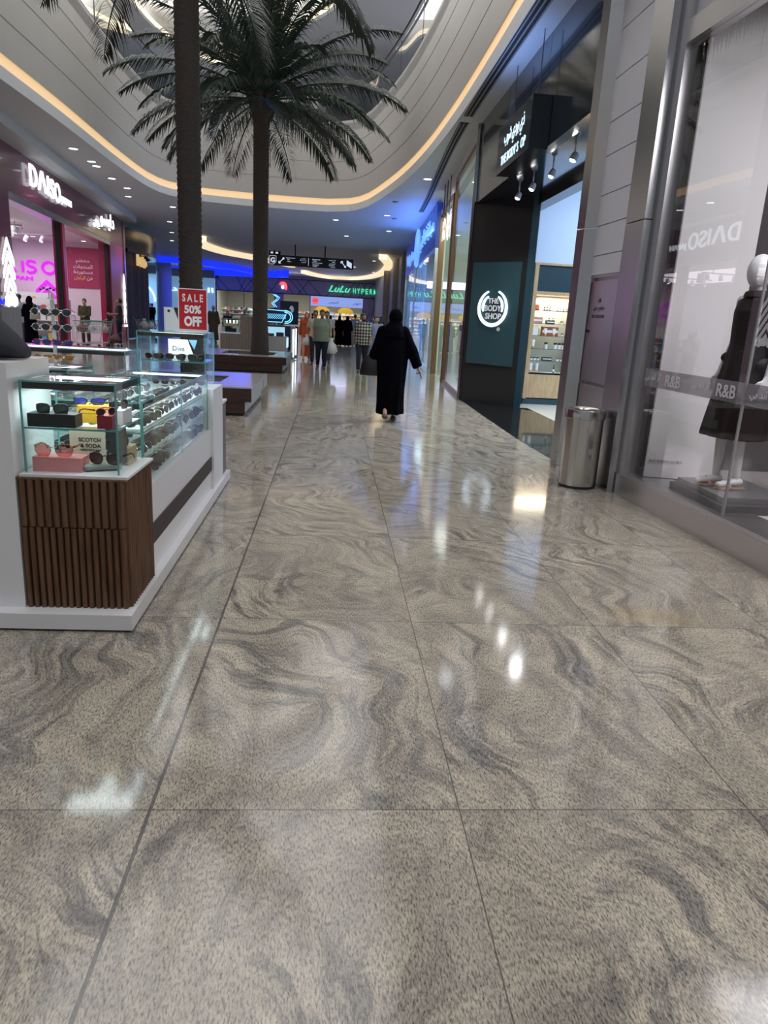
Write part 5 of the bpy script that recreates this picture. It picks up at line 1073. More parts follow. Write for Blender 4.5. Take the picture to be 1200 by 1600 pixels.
# rows in the long case: one mesh per pair (too small to show parts)
def sun_mesh(name, shape, w_, h_, fm, lm):
    fr, le, te = sun_geo(shape, w_, h_); b = MB()
    for part, k in ((fr, 0), (le[0], 1), (le[1], 1), (te[0], 0), (te[1], 0)):
        base = len(b.v); b.v += part.v; b.f += [[i+base for i in f] for f in part.f]; b.m += [k]*len(part.f); b.sm += part.sm
    return b.mesh(name, [fm, lm])
M['lensrow'] = mat('lens_row', (.012, .013, .014), .25)
kinds = [sun_mesh('sunglasses', 'square', .058, .048, 'black', 'lensrow'), sun_mesh('sunglasses', 'round', .054, .046, 'framesilver', 'lensrow'), sun_mesh('sunglasses', 'wide', .060, .042, 'black', 'lensbrown'), sun_mesh('sunglasses', 'square', .058, .044, 'framesilver', 'lensgreen'), sun_mesh('sunglasses', 'square', .056, .046, 'white', 'lensdark')]
rk = random.Random(5)
for lv, (z, nm) in enumerate(((.592, 'bottom'), (.738, 'middle'), (.888, 'top'))):
    for row, xr in enumerate((-1.06, -1.27, -1.47)):
        for i in range(17):
            me = kinds[rk.choice((0, 0, 2, 0, 1, 0, 2, 3, 4) if lv < 2 else (0, 1, 0, 3, 2, 0))]
            o = bpy.data.objects.new('sunglasses', me); C.objects.link(o); o.location = (xr+rk.uniform(-.01, .01), 3.99+i*.113+rk.uniform(-.006, .006), z+.042+row*.004); o.rotation_euler = (R(-20), 0, R(52)+rk.uniform(-.12, .12))
            tag(o, 'dark sunglasses in the %s row of the %s tier of the long case' % (('front', 'middle', 'rear')[row], nm), 'sunglasses', 'sunglasses on the %s tier of the long case' % nm)
# white riser strips they sit on
for lv, (z, nm) in enumerate(((.592, 'bottom'), (.738, 'middle'), (.888, 'top'))):
    for row, xr in enumerate((-1.06, -1.27, -1.47)):
        o = MB().box(xr-.085, xr+.035, 3.93, 5.88, z, z+.012+row*.004).build('display_riser', 'white_matt'); tag(o, 'white riser strip under the %s row of sunglasses on the %s tier' % (('front', 'middle', 'rear')[row], nm), 'riser')
for i in range(5):
    o = bpy.data.objects.new('sunglasses', kinds[(2, 0, 2, 0, 0)[i]]); C.objects.link(o); o.location = (-1.47+.09*i, 6.1+.03*(i % 2), 1.133+.026); o.rotation_euler = (0, 0, .1*i-.2)
    tag(o, 'black sunglasses lying on the shelf of the tall end case', 'sunglasses', 'sunglasses on the shelf of the end case')
rkm = sun_mesh('sunglasses', 'wide', .058, .04, 'framered', 'lensbrown')
for i in range(3):
    o = bpy.data.objects.new('sunglasses', rkm); C.objects.link(o); o.location = (-1.42+.15*i, 6.12, .925+.026); o.rotation_euler = (0, 0, .1)
    tag(o, 'red framed sunglasses on the floor of the tall end case', 'sunglasses', 'red sunglasses in the end case')
for i in range(5):
    o = bpy.data.objects.new('sunglasses', kinds[(0, 2, 1, 0, 2)[i]]); C.objects.link(o); o.location = (-2.8+.17*i, 4.95, .933+.026); o.rotation_euler = (0, 0, .05)
    tag(o, 'sunglasses on the shelf of the inner case', 'sunglasses', 'sunglasses on the shelf of the inner case')
# revolving rack with mirrored glasses on the inner top
rx, ry = -1.86, 5.05
t = thing('sunglasses_rack', 'small chrome counter rack hung with four rows of sunglasses', 'rack', (rx, ry, 1.127))
MB().lathe([(.09, 0), (.09, .006), (.02, .012)], (rx, ry, 1.127), 24).build('rack_base', 'chrome', t); MB().box(rx-.012, rx+.012, ry-.006, ry+.006, 1.13, 1.56).build('rack_pole', 'chrome', t)
b = MB()
for k in range(4): b.tube([(rx-.14, ry-.02, 1.185+k*.098), (rx+.14, ry-.02, 1.185+k*.098)], .003, 6)
b.build('rack_arm', 'chrome', t)
cfg = [('lensamber', 'framegold', 'wide', 'amber'), ('lensblue', 'framered', 'wide', 'blue'), ('lensdark', 'framesilver', 'round', 'dark silver-framed'), ('lensdark', 'framesilver', 'round', 'dark silver-framed')]
for k in range(4):
    for j in (-1, 1):
        lm, fm, sh, nm = cfg[k]
        sunglasses((rx+j*.068, ry-.045, 1.185+k*.098), .12*j, fm, lm, '%s sunglasses on the %s arm of the chrome rack, %s side' % (nm, ('lowest', 'second lowest', 'second highest', 'highest')[k], 'left' if j < 0 else 'right'), sh, .060, .050 if sh == 'round' else .042, r=.0022, group='sunglasses on the chrome rack', s=.9)
# sale sign, cards
t = thing('sale_sign', 'red half price sale sign in a white frame on the end glass case', 'sign', (-1.15, 6.1, 1.362))
FSS = FR(-1.262, 6.12, 1.362, R(3))
MB(FSS).box(0, .235, .012, .345, -.006, 0).build('sign_frame', 'white', t); MB(FSS).box(.008, .227, .024, .337, 0, .001).build('sign_sheet', 'red', t); MB(FSS).box(-.004, .239, 0, .012, -.03, .03).build('sign_foot', 'white', t)
b = MB(FSS); text(b, 'S A L E', .1175, .272, .001, fitw=.165, fith=.062, depth=.0012, bold=.03); text(b, '50%', .1175, .182, .001, fitw=.135, fith=.066, depth=.0012, bold=.04); text(b, 'OFF', .1175, .088, .001, fitw=.140, fith=.082, depth=.0012, bold=.05); b.build('sign_lettering', 'txtwhite', t)
t = thing('poster_card', 'white card with a slanted black corner beside the sale sign', 'card', (-1.36, 6.3, 1.362)); MB(FR(-1.42, 6.32, 1.362, 0)).box(0, .13, 0, .19, -.006, 0).build('card_panel', 'white', t); b = MB(FR(-1.42, 6.32, 1.362, 0)); b.add([(.08, .19, .0006), (.13, .05, .0006), (.13, .19, .0006)], [(0, 1, 2)]).box(.03, .05, .15, .17, 0, .001); b.build('card_print', 'black_matt', t)
t = thing('brand_card', 'white card with script lettering and blue corner inside the end case', 'card', (-1.3, 6.25, 1.134)); b = MB(FR(-1.38, 6.27, 1.134, 0)); b.prism([(0, 0), (.22, 0), (.16, .16), (0, .16)], -.006, 0); b.build('card_panel', 'white', t); b = MB(FR(-1.38, 6.27, 1.134, 0)); text(b, 'Diva', .085, .085, .0005, fitw=.10, fith=.038, depth=.001); b.build('card_lettering', 'darkgrey', t); b = MB(FR(-1.38, 6.275, 1.134, 0)); b.prism([(.17, .16), (.24, .16), (.215, .08)], -.004, 0); b.build('card_corner', mat('corner_blue', (.15, .35, .5), .5), t)
# duffel bag on the side block
t = thing('duffel_bag', 'black rounded bag with white cloth on the white side block', 'bag', (-1.72, 3.62, 1.272))
b = MB(); b.loft([((-2.02, 3.62, 1.36), (0, .10, 0), (0, 0, .08)), ((-1.92, 3.62, 1.40), (0, .16, 0), (0, 0, .125)), ((-1.76, 3.62, 1.405), (0, .17, 0), (0, 0, .13)), ((-1.62, 3.62, 1.375), (0, .17, 0), (0, 0, .10)), ((-1.54, 3.62, 1.335), (0, .14, 0), (0, 0, .062)), ((-1.48, 3.62, 1.305), (0, .09, 0), (0, 0, .03)), ((-1.465, 3.62, 1.29), (0, .04, 0), (0, 0, .012))], 24); b.build('bag_body', mat('navy_canvas', (.012, .014, .022), .8), t)
b = MB(); b.loft([((-2.02, 3.60, 1.48), (0, .12, 0), (0, 0, .07)), ((-1.90, 3.57, 1.52), (0, .15, 0), (0, 0, .085)), ((-1.76, 3.55, 1.51), (0, .14, 0), (0, 0, .075)), ((-1.66, 3.54, 1.46), (0, .10, 0), (0, 0, .04)), ((-1.61, 3.54, 1.42), (0, .05, 0), (0, 0, .012))], 18, fold=lambda s, a: 1+.05*math.sin(5*a+6*s)); b.build('white_cloth', mat('white_cloth', (.6, .6, .6), .8), t)

# ------------------------------------------------------------------ planters
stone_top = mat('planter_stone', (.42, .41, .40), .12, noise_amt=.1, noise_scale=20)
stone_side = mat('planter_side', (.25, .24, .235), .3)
def planter(y0, y1, ox0, ox1, oy0, oy1, label):
    t = thing('planter_bench', label, 'planter', (-2.3, (y0+y1)/2, 0)); x0, x1 = -3.75, -1.2
    b = MB()
    for (a, c_, d, e) in ((x0, x1, y0, oy0), (x0, x1, oy1, y1), (x0, ox0, oy0, oy1), (ox1, x1, oy0, oy1)): b.box(a, c_, d, e, .42, .44)
    b.build('top_slab', stone_top, t)
    b = MB()
    for (a, c_, d, e) in ((x0, x1, y0+.02, oy0-.02), (x0, x1, oy1+.02, y1-.02), (x0, ox0-.02, oy0, oy1), (ox1+.02, x1-.005, oy0, oy1)): b.box(a, c_, d, e, .24, .42)
    b.build('upper_body', stone_side, t)
    b = MB(); b.box(x0, x1-.1, y0+.04, y1-.1, .05, .24); b.build('lower_body', stone_side, t)
    MB().box(x0, x1-.002, y0, y0+.02, .22, .418).build('wood_fascia', 'darkwood', t); MB().box(x0, x1-.10, y0+.02, y0+.04, .04, .22).build('wood_panel', 'darkwood', t)
    MB().box(x0+.1, x1-.12, y0+.05, y1-.12, 0, .05).build('plinth', 'black_matt', t)
    MB().box(ox0, ox1, oy0, oy1, .24, .34).build('soil', mat('dark_soil_%d' % int(y0), (.02, .016, .013), .9, bump=.6, noise_scale=40), t)
planter(11.0, 13.7, -3.0, -1.78, 11.75, 12.95, 'near stone topped planter bench with dark wood front around the left palm')
planter(19.4, 22.2, -3.0, -1.6, 19.9, 21.6, 'far stone topped planter bench with dark wood front around the leafy palm')

# ------------------------------------------------------------------ palms
M['bark'] = mat('palm_bark', (.045, .036, .032), .85, noise_amt=.5, noise_scale=14, bump=.8, stretch=(1, 1, 3))
M['leaf'] = mat('palm_leaf', (.014, .030, .018), .5, noise_amt=.35, noise_scale=5)
def frond_mesh(name, L, elev, droop, nl=38, ll=.55, seed=0):
    r_ = random.Random(seed); pts = []; p = Vector((0, 0, 0)); a = elev; n = 24; ds = L/n
    for i in range(n+1): pts.append(p.copy()); p = p+Vector((math.cos(a), 0, math.sin(a)))*ds; a -= droop/n*(0.35+1.3*i/n)
    b = MB(); b.tube(pts, [.026*(1-.85*i/n)+.003 for i in range(n+1)], 6)
    for k in range(nl):
        q = .13+.84*k/(nl-1); i = min(n-1, int(q*n)); f = q*n-i; c_ = pts[i].lerp(pts[i+1], f); d = (pts[i+1]-pts[i]).normalized(); up = Vector((0, 1, 0)).cross(d)*-1
        l_ = ll*(math.sin(math.pi*min(1, .18+.80*q))**.6)*r_.uniform(.85, 1.1)*(.55 if q > .95 else 1)
        for s_ in (-1, 1):
            sd = Vector((0, s_, 0)); fwd = .55+.55*q+r_.uniform(-.12, .12); dd = (sd+d*fwd+up*r_.uniform(.05, .35)).normalized(); wv = d*.5+up*.5; wv = (wv-dd*wv.dot(dd)).normalized()
            m1 = c_+dd*l_*.5; tip = c_+dd*l_+Vector((0, 0, -l_*r_.uniform(.25, .65))); w_ = .027
            nn_ = dd.cross(wv)*.004
            b.add([c_-wv*.007, c_+wv*.007, m1+wv*w_*.8+nn_, tip, m1-wv*w_*.8-nn_], [(0, 1, 2, 4), (4, 2, 3)])
    return b
FRONDS = {}
def palm(x, y, z0, z1, r0, r1, label, fr, spear=True, seed=1, nroots=3):
    r_ = random.Random(seed); t = thing('palm_tree', label, 'tree', (x, y, z0))
    b = MB(); prof = []; h = z1-z0; n = int(h/.085)
    for i in range(n+1):
        z = i*h/n; rr = r0+(r1-r0)*min(1, z/1.2 if z < 1.2 else 1); rr += (r1*.0)*(z/h)
        prof += [(rr*1.03, z), (rr*.965, z+.05*h/n*1.0+.035)]
    b.lathe(prof, (x, y, z0), 22); b.build('trunk', 'bark', t)
    b = MB(); b.lathe([(r1*1.0, -.25), (r1*1.35, .1), (r1*1.7, .5), (r1*1.5, .9), (r1*.6, 1.3)], (x, y, z1), 18)
    for k in range(16):
        a = k*2.4; b.tube([(x+r1*math.cos(a), y+r1*math.sin(a), z1-.1+.05*k), (x+r1*1.9*math.cos(a), y+r1*1.9*math.sin(a), z1+.35+.05*k), (x+r1*2.6*math.cos(a), y+r1*2.6*math.sin(a), z1+.75+.05*k)], [.07, .05, .03], 6)
    b.build('crown_base', 'bark', t)
    for k, (az, el, L, dr) in enumerate(fr):
        me = None; key = (round(el), round(L*2), round(dr*10))
        if key not in FRONDS: FRONDS[key] = frond_mesh('frond', L, R(el), dr, 62, .62, k).mesh('frond', 'leaf')
        o = bpy.data.objects.new('frond', FRONDS[key]); C.objects.link(o); o.parent = t; a = R(az); o.location = (.12*math.cos(a), .12*math.sin(a), z1-z0+.35+.5*max(0, el)/90); o.rotation_euler = (r_.uniform(-.12, .12), 0, a)
    return t
def ring(n, el, L, dr, a0=0, jit=8, seed=0):
    r_ = random.Random(seed+n); return [(a0+360*i/n+r_.uniform(-jit, jit), el, L, dr) for i in range(n)]
palm(-2.33, 12.35, .34, 6.75, .20, .185, 'nearer palm, tall bare dark trunk rising from the near planter', ring(6, -4, 3.3, 1.15, 12, 4, 1)+ring(7, 12, 3.6, 1.3, 40)+ring(6, 40, 3.8, 1.1, 10)+ring(6, 70, 3.4, .5, 20), seed=2)
palm(-2.02, 20.6, .34, 6.45, .265, .205, 'farther palm with its full dark crown of fronds in view', ring(10, -14, 2.9, .9, 0, 9, 3)+ring(11, 4, 3.6, 1.0, 20, 9, 4)+ring(11, 22, 3.9, 1.15, 5, 9, 5)+ring(10, 42, 3.9, 1.1, 25, 9, 6)+ring(8, 62, 3.7, .7, 0, 9, 7)+ring(7, 76, 3.7, .4, 0, 9, 9)+ring(4, 86, 3.6, .2, 40, 9, 8), seed=3)

# ------------------------------------------------------------------ slatted kiosk and coffee kiosk behind the planters
t = thing('slatted_kiosk', 'taupe slatted kiosk with stepped counter left of the palm', 'kiosk', (-3.7, 29, 0))
b = MB(); b.box(-4.35, -3.58, 28.85, 29.8, 0, .70).box(-3.58, -2.9, 28.85, 29.8, 0, 1.36); b.build('body', 'darkgrey', t)
b = MB()
for i in range(24):
    x = -4.35+i*.061; z = .72 if x < -3.60 else 1.38; b.box(x, x+.04, 28.81, 28.85, .04, z)
b.build('slat_panel', 'taupe', t); MB().box(-4.37, -3.58, 28.8, 29.8, .70, .73).build('low_top', 'white', t); MB().box(-3.60, -2.88, 28.8, 29.8, 1.36, 1.39).build('high_top', 'taupe', t)
glass_case('small glass case on the slatted kiosk', -4.25, -3.66, 28.95, 29.4, .731, 1.25, [.98])
t = thing('wooden_tray_box', 'light wooden drawer box in the small glass case', 'box', (-3.95, 29.1, .984)); MB().box(-4.2, -3.7, 29.0, 29.3, .984, 1.08).build('tray', 'oak', t); MB().box(-4.15, -3.75, 28.99, 29.0, .75, .9).build('dark_front', 'black', t)
for i in range(4): o = MB().cyl((-4.15+.14*i, 29.15, 0), .035, 1.082, 1.20, 12).build('paper_cup', 'white'); tag(o, 'white cup standing in the small glass case', 'cup', 'cups in the small glass case')
cx0, cx1 = -3.05, -1.87
t = thing('coffee_kiosk', 'pale coffee kiosk with blue neon cup and lit glass counter', 'kiosk', (-2.4, 30.3, 0))
MB().box(cx0, cx1, 30.0, 31.2, .03, .64).build('body', mat('kiosk_beige', (.42, .40, .38), .4), t); MB().box(cx0+.02, cx1-.02, 30.03, 31.17, 0, .03).build('plinth', 'black', t)
MB().box(cx1, cx1+.02, 30.05, 31.1, .2, .60).build('side_lit_panel', glow('side_lit', (.5, .8, 1.0), .9), t)
MB().box(cx0, cx1-.12, 30.0, 30.012, .64, 1.02).build('counter_pane', 'glass', t); MB().box(cx0, cx1-.12, 30.7, 30.72, .64, 1.02).build('counter_back', glow('counter_glow', (.45, .75, 1.0), .9), t)
MB().box(cx0-.02, cx1-.05, 29.97, 30.75, 1.02, 1.08).build('counter_top', 'darkwood', t)
b = MB(); b.box(cx0+.05, cx1+.1, 30.9, 30.98, 1.12, 1.75); b.build('sign_panel', mat('kiosk_navy', (.01, .02, .06), .3), t)
FK = FR(0, 30.88, 0, 0); neon = glow('neon_cyan', (.12, .62, 1.0), 1.4); b = MB(FK)
cupp = [(-2.95, 1.70), (-1.88, 1.66), (-2.02, 1.42), (-2.12, 1.20), (-2.75, 1.20), (-2.88, 1.45)]
b.tube([(x, y, .03) for x, y in cupp], .016, 6, closed=True)
for r_ in (.20, .27): b.tube([(-1.98+r_*math.cos(R(a))*1.1, 1.42+r_*math.sin(R(a))*.95, .03) for a in range(100, -110, -15)], .018, 6)
for k in range(9):
    for j in range(2): x = -2.72+k*.085; y = 1.38+j*.10; b.tube([(x, y, .03), (x+.042, y+.05, .03), (x+.085, y, .03), (x+.042, y-.05, .03)], .008, 5, closed=True)
for dx in (0, .08): b.tube([(-2.42+dx, 1.80, .03), (-2.55+dx, 1.95, .03), (-2.40+dx, 2.07, .03), (-2.30+dx, 2.18, .03), (-2.50+dx, 2.30, .03)], .016, 6)
b.build('neon_cup', neon, t)
gm2 = [mat('cup_%d' % i, c, .4) for i, c in enumerate(((.5, .5, .45), (.1, .3, .15), (.35, .06, .05), (.5, .35, .12)))]
for i in range(7): o = MB().lathe([(.03, 0), (.045, .12)], (-2.9+.15*i, 30.15, 1.081), 12).build('drink_cup', gm2[i % 4]); tag(o, 'small drink cup on the coffee counter', 'cup', 'drink cups on the coffee counter')
for i in range(2):
    o = MB().bbox(-2.7+.4*i, -2.4+.4*i, 30.2, 30.45, .642, .75+.05*i, .03).build('pastry_tray', 'darkgrey'); tag(o, ['dark tray low in the coffee counter, left', 'dark tray low in the coffee counter, right'][i], 'tray')
t = thing('menu_stand', 'tall navy menu panel with white drop emblem behind the coffee kiosk', 'sign', (-1.9, 33, 0)); MB().box(-2.35, -1.55, 33, 33.15, 0, 2.1).build('panel', mat('navy_panel', (.008, .012, .03), .3), t); MB().ell((-1.85, 32.99, 1.75), .10, .01, .16).build('emblem', 'txtwhite', t)
for i, (x, y) in enumerate(((-1.42, 25.6), (-1.40, 27.0))):
    t = thing('bar_table', ['tall lit bar table nearest the coffee kiosk', 'tall lit bar table behind the first one'][i], 'table', (x, y, 0), 0, 'lit bar tables'); MB().lathe([(.28, 0), (.28, .03)], (x, y, 1.15), 24).build('table_top', 'white', t); MB().cyl((x, y, 0), .03, .03, 1.15, 12).build('column', 'chrome', t); MB().cyl((x, y, 0), .24, 0, .03, 24).build('base', 'chrome', t); MB().box(x+.05, x+.09, y-.01, y+.01, .1, 1.05).build('light_tube', 'ledwhite', t)
# ------------------------------------------------------------------ people
def capsule(b, p0, p1, r0, r1, n=12, fx=1.0, side=None, ends=(True, True)):
    """tapered limb segment, round or flat at each end"""
    p0 = Vector(p0); p1 = Vector(p1); d = (p1-p0).normalized(); sd = Vector(side or (1, 0, 0)); sd = (sd-d*sd.dot(d))
    if sd.length < .1: sd = Vector((0, 1, 0)); sd = sd-d*sd.dot(d)
    sd.normalize(); o_ = d.cross(sd); st = []
    if ends[0]: st += [(p0-d*r0*math.sin(R(a)), r0*math.cos(R(a))) for a in (80, 50, 25)]
    st += [(p0, r0), (p0.lerp(p1, .5), (r0+r1)/2*1.02), (p1, r1)]
    if ends[1]: st += [(p1+d*r1*math.sin(R(a)), r1*math.cos(R(a))) for a in (25, 50, 80)]
    b.loft([(c_, sd*r*fx, o_*r) for c_, r in st], n); return b
def remesh(b, name, mats, voxel, smooth=2, noise_d=0.0):
    me = b.mesh(name, mats); o = bpy.data.objects.new(name, me)
    m = o.modifiers.new('r', 'REMESH'); m.mode = 'VOXEL'; m.voxel_size = voxel; m.use_smooth_shade = True
    if smooth: s = o.modifiers.new('s', 'SMOOTH'); s.iterations = smooth; s.factor = .5
    m2 = evaluated(o)
    m2.materials.clear()
    for q in (mats if isinstance(mats, (list, tuple)) else [mats]): m2.materials.append(M[q] if isinstance(q, str) else q)
    if noise_d:
        nr = [v.normal.copy() for v in m2.vertices]
        for v, nv_ in zip(m2.vertices, nr): v.co += nv_*(noise.noise(Vector((v.co.x*9, v.co.y*9, v.co.z*2.6)))*noise_d)
        m2.update()
    m2.name = name; return m2
def part(name, me, parent):
    o = bpy.data.objects.new(name, me); C.objects.link(o); o.parent = parent; return o
V3 = Vector
BASE = dict(hipR=(.09, 0, .92), kneeR=(.10, .02, .50), ankR=(.10, -.01, .085), hipL=(-.09, 0, .92), kneeL=(-.10, .02, .50), ankL=(-.10, -.01, .085),
            shR=(.175, -.01, 1.43), elR=(.235, -.03, 1.14), wrR=(.245, .05, .89), shL=(-.175, -.01, 1.43), elL=(-.235, -.03, 1.14), wrL=(-.245, .05, .89),
            head=(0, .02, 1.625), neck=(0, -.01, 1.50))
WALK = dict(kneeR=(.09, .16, .52), ankR=(.09, .24, .09), kneeL=(-.09, .04, .50), ankL=(-.09, -.22, .14), elR=(.235, -.08, 1.15), wrR=(.25, -.08, .90), elL=(-.235, 0, 1.15), wrL=(-.25, .14, .93))
WALK2 = dict(kneeL=(-.09, .14, .52), ankL=(-.09, .18, .09), kneeR=(.09, .03, .50), ankR=(.09, -.18, .13), elL=(-.235, -.06, 1.15), wrL=(-.255, -.04, .90), elR=(.235, .0, 1.15), wrR=(.26, .10, .92))
FRONTARM = dict(elR=(.22, .10, 1.16), wrR=(.14, .33, 1.12), elL=(-.22, .10, 1.16), wrL=(-.14, .33, 1.12))
def hand_geo(b, wr, el, sgn, curl=.6, grip=False):
    """palm, four unequal bent fingers and a thumb leaving the side of the palm"""
    wr = V3(wr); d = (wr-V3(el)).normalized(); fw = V3((0, 1, 0)); fw = (fw-d*fw.dot(d))
    if fw.length < .2: fw = V3((0, 0, 1)); fw = fw-d*fw.dot(d)
    fw.normalize(); lat = d.cross(fw)                      # fw: thumb side
    inw = V3((-sgn, 0, 0)); inw = (inw-d*inw.dot(d)-fw*inw.dot(fw)); inw = inw.normalized() if inw.length > .1 else lat
    pc = wr+d*.045; b.loft([(wr-d*.01, fw*.024, inw*.020), (wr+d*.02, fw*.034, inw*.017), (wr+d*.055, fw*.040, inw*.015), (wr+d*.085, fw*.038, inw*.012), (wr+d*.092, fw*.02, inw*.006)], 12)
    L = (.068, .076, .072, .056); c_ = 1.5 if grip else curl
    for k in range(4):
        off = .028-.0185*k; p = wr+d*.08+fw*off; a = .15; pts = [p]
        for q in range(3): a += c_*.55; p = p+(d*math.cos(a)+inw*math.sin(a))*L[k]/3*(1.15-.15*q); pts.append(p)
        b.tube(pts, [.0088, .0085, .0078, .0062], 7)
    p = wr+d*.025+fw*.028; q1 = p+(d*.6+fw*.75+inw*.25).normalized()*.032; q2 = q1+(d*.9+fw*.25+inw*(.5 if not grip else .9)).normalized()*.030
    b.tube([p-fw*.01, q1, q2, q2+(d+inw*.5).normalized()*.012], [.012, .0105, .0095, .006], 7)
    return pc, inw
def head_geo(b, hc, yaw=0.0, pitch=0.0, s=1.0):
    T_ = Matrix.Translation(hc) @ Matrix.Rotation(yaw, 4, 'Z') @ Matrix.Rotation(pitch, 4, 'X')
    def E(c_, rx, ry, rz): q = MB(T_); q.ell(c_, rx*s, ry*s, rz*s, 18, 12); b.v, base = b.v+q.v, len(b.v); b.f += [[i+base for i in f] for f in q.f]; b.m += q.m; b.sm += q.sm
    E((0, -.012, .025), .076, .094, .090); E((0, .028, -.035), .058, .066, .075); E((0, .055, -.075), .036, .034, .030)
    E((0, .090, .012), .052, .014, .014)                  # brow
    E((0, .100, -.018), .012, .018, .024); E((0, .110, -.030), .015, .012, .011)   # nose
    E((0, .088, -.060), .024, .012, .010); E((.035, .070, -.025), .024, .024, .022); E((-.035, .070, -.025), .024, .024, .022)
    for sx in (-1, 1): E((sx*.077, -.004, -.008), .010, .018, .030)
    return T_
def person(label, x, y, H, face, top='shirt', topm=None, botm=None, pose=None, skin='skin1', hair='short', hairm='hair', headyaw=0, headpitch=0, build=1.0, shoem=None, sleeve='short', robe=None, hijab=None, voxel=.013, gripR=False, gripL=False, group=None, hem=.05, extra=None, robe_w=1.0, flare=1.0, scarf=1.0):
    J = dict(BASE); J.update(pose or {}); J = {k: V3(v) for k, v in J.items()}
    t = thing('person', label, 'person', (x, y, 0), R(face), group); s = H/1.75
    t.scale = (s, s, s)
    b = MB(); w_ = build
    b.loft([((0, 0, .84), (.14*w_, 0, 0), (0, .10*w_, 0)), ((0, 0, .93), (.165*w_, 0, 0), (0, .118*w_, 0)), ((0, .0, 1.08), (.14*w_, 0, 0), (0, .105*w_, 0)), ((0, 0, 1.25), (.158*w_, 0, 0), (0, .112*w_, 0)), ((0, -.005, 1.37), (.165, 0, 0), (0, .10, 0)), ((0, -.01, 1.45), (.11, 0, 0), (0, .07, 0)), ((0, -.005, 1.49), (.06, 0, 0), (0, .056, 0))], 20)
    capsule(b, J['neck']-V3((0, 0, .04)), J['head']-V3((0, .01, .05)), .055, .050)
    for S, sg in (('R', 1), ('L', -1)):
        capsule(b, J['hip'+S], J['knee'+S], .088*w_, .056); capsule(b, J['knee'+S], J['ank'+S], .056, .036)
        ak = J['ank'+S]; toe = ak+V3((0, .15, -.055)); lift = max(0, ak.z-.10)
        if lift > .02: toe = ak+V3((0, .13, -.055-lift*.6))
        toe.z = max(toe.z, .028); capsule(b, ak+V3((0, -.03, -.042)), toe, .036, .026, fx=1.25)
        capsule(b, J['sh'+S], J['el'+S], .052, .038); capsule(b, J['el'+S], J['wr'+S], .038, .026)
    T_ = head_geo(b, J['head'], R(headyaw), R(headpitch))
    for S, sg, gp in (('R', 1, gripR), ('L', -1, gripL)): hand_geo(b, J['wr'+S], J['el'+S], sg, .5, gp)
    me = remesh(b, 'body', skin, voxel if voxel < .009 else .010, 1)
    body = part('body', me, t)
    # eyes and mouth
    if abs(((face+180) % 360)-180) > 40 or True:
        for sx in (-1, 1):
            e = MB(T_).ell((sx*.030, .082, .000), .0125, .010, .009, 10, 6); e.build2 = None
            o = bpy.data.objects.new('eye', e.mesh('eye', 'txtwhite')); C.objects.link(o); o.parent = t
            e = MB(T_).ell((sx*.030, .091, .000), .006, .004, .006, 8, 5); q = bpy.data.objects.new('pupil', e.mesh('pupil', 'black')); C.objects.link(q); q.parent = o
        e = MB(T_).ell((0, .098, -.060), .022, .005, .0055, 10, 6); o = bpy.data.objects.new('lips', e.mesh('lips', mat('lips', (.28, .09, .07), .5) if 'lips' not in bpy.data.materials else bpy.data.materials['lips'])); C.objects.link(o); o.parent = t
    if hair != 'none' and not hijab:
        q = MB(T_); q.ell((0, -.022, .040), .084, .100, .092, 20, 12)
        if hair == 'long': q.ell((0, -.07, -.06), .085, .05, .14, 16, 10)
        if hair == 'tied': q.ell((0, -.12, .02), .04, .045, .045, 14, 8)
        for sx in (-1, 1): q.ell((sx*.070, -.01, .015), .014, .035, .04, 10, 6)
        me = remesh(q, 'hair', hairm, .010, 1, .006); 
        # trim the face side so the forehead shows
        inv = T_.inverted()
        for v in me.vertices:
            l_ = inv @ v.co
            if l_.y > .02 and l_.z < .055: l_.y = min(l_.y, .02+.02*(l_.z/.055 if l_.z > 0 else 0)); v.co = T_ @ l_
        part('hair', me, t)
        if hair == 'beard' or 'beard' in (extra or ''):
            q = MB(T_); q.ell((0, .060, -.085), .042, .040, .032, 14, 8); q.ell((0, .098, -.047), .026, .010, .006, 10, 6)
            for sx in (-1, 1): q.ell((sx*.055, .035, -.06), .016, .040, .038, 10, 6)
            part('beard', remesh(q, 'beard', hairm, .008, 1), t)
    hm = topm
    if robe:
        q = MB(); k = robe_w
        q.loft([((0, -.01, 1.47), (.07, 0, 0), (0, .06, 0)), ((0, -.012, 1.43), (.17, 0, 0), (0, .10, 0)), ((0, -.01, 1.34), (.215*k, 0, 0), (0, .135, 0)), ((0, 0, 1.18), (.215*k, 0, 0), (0, .155*k, 0)), ((0, 0, .95), (.215*k, 0, 0), (0, .165*k, 0)), ((0, 0, .6), (.225*k*(1+flare)/2, 0, 0), (0, .18*k, 0)), ((0, 0, .3), (.24*k*flare, 0, 0), (0, .21*k*flare, 0)), ((0, 0, hem), (.25*k*flare, 0, 0), (0, .235*k*flare, 0))], 40,
               fold=lambda u_, a: 1+.05*max(0, u_-.3)*math.sin(7*a+2)+.035*max(0, u_-.3)*math.sin(11*a))
        for S, sg in (('R', 1), ('L', -1)):
            el = J['el'+S]; wr = J['wr'+S]; d = (wr-el).normalized()
            capsule(q, J['sh'+S]+V3((0, 0, -.01)), el, .085, .085); capsule(q, el, wr-d*.01, .085, .082 if robe == 'wide' else .06, ends=(True, False))
        part('robe', remesh(q, 'robe', topm, .014, 3, .012), t)
    else:
        q = MB(); k = w_*1.0; z_hem = .82
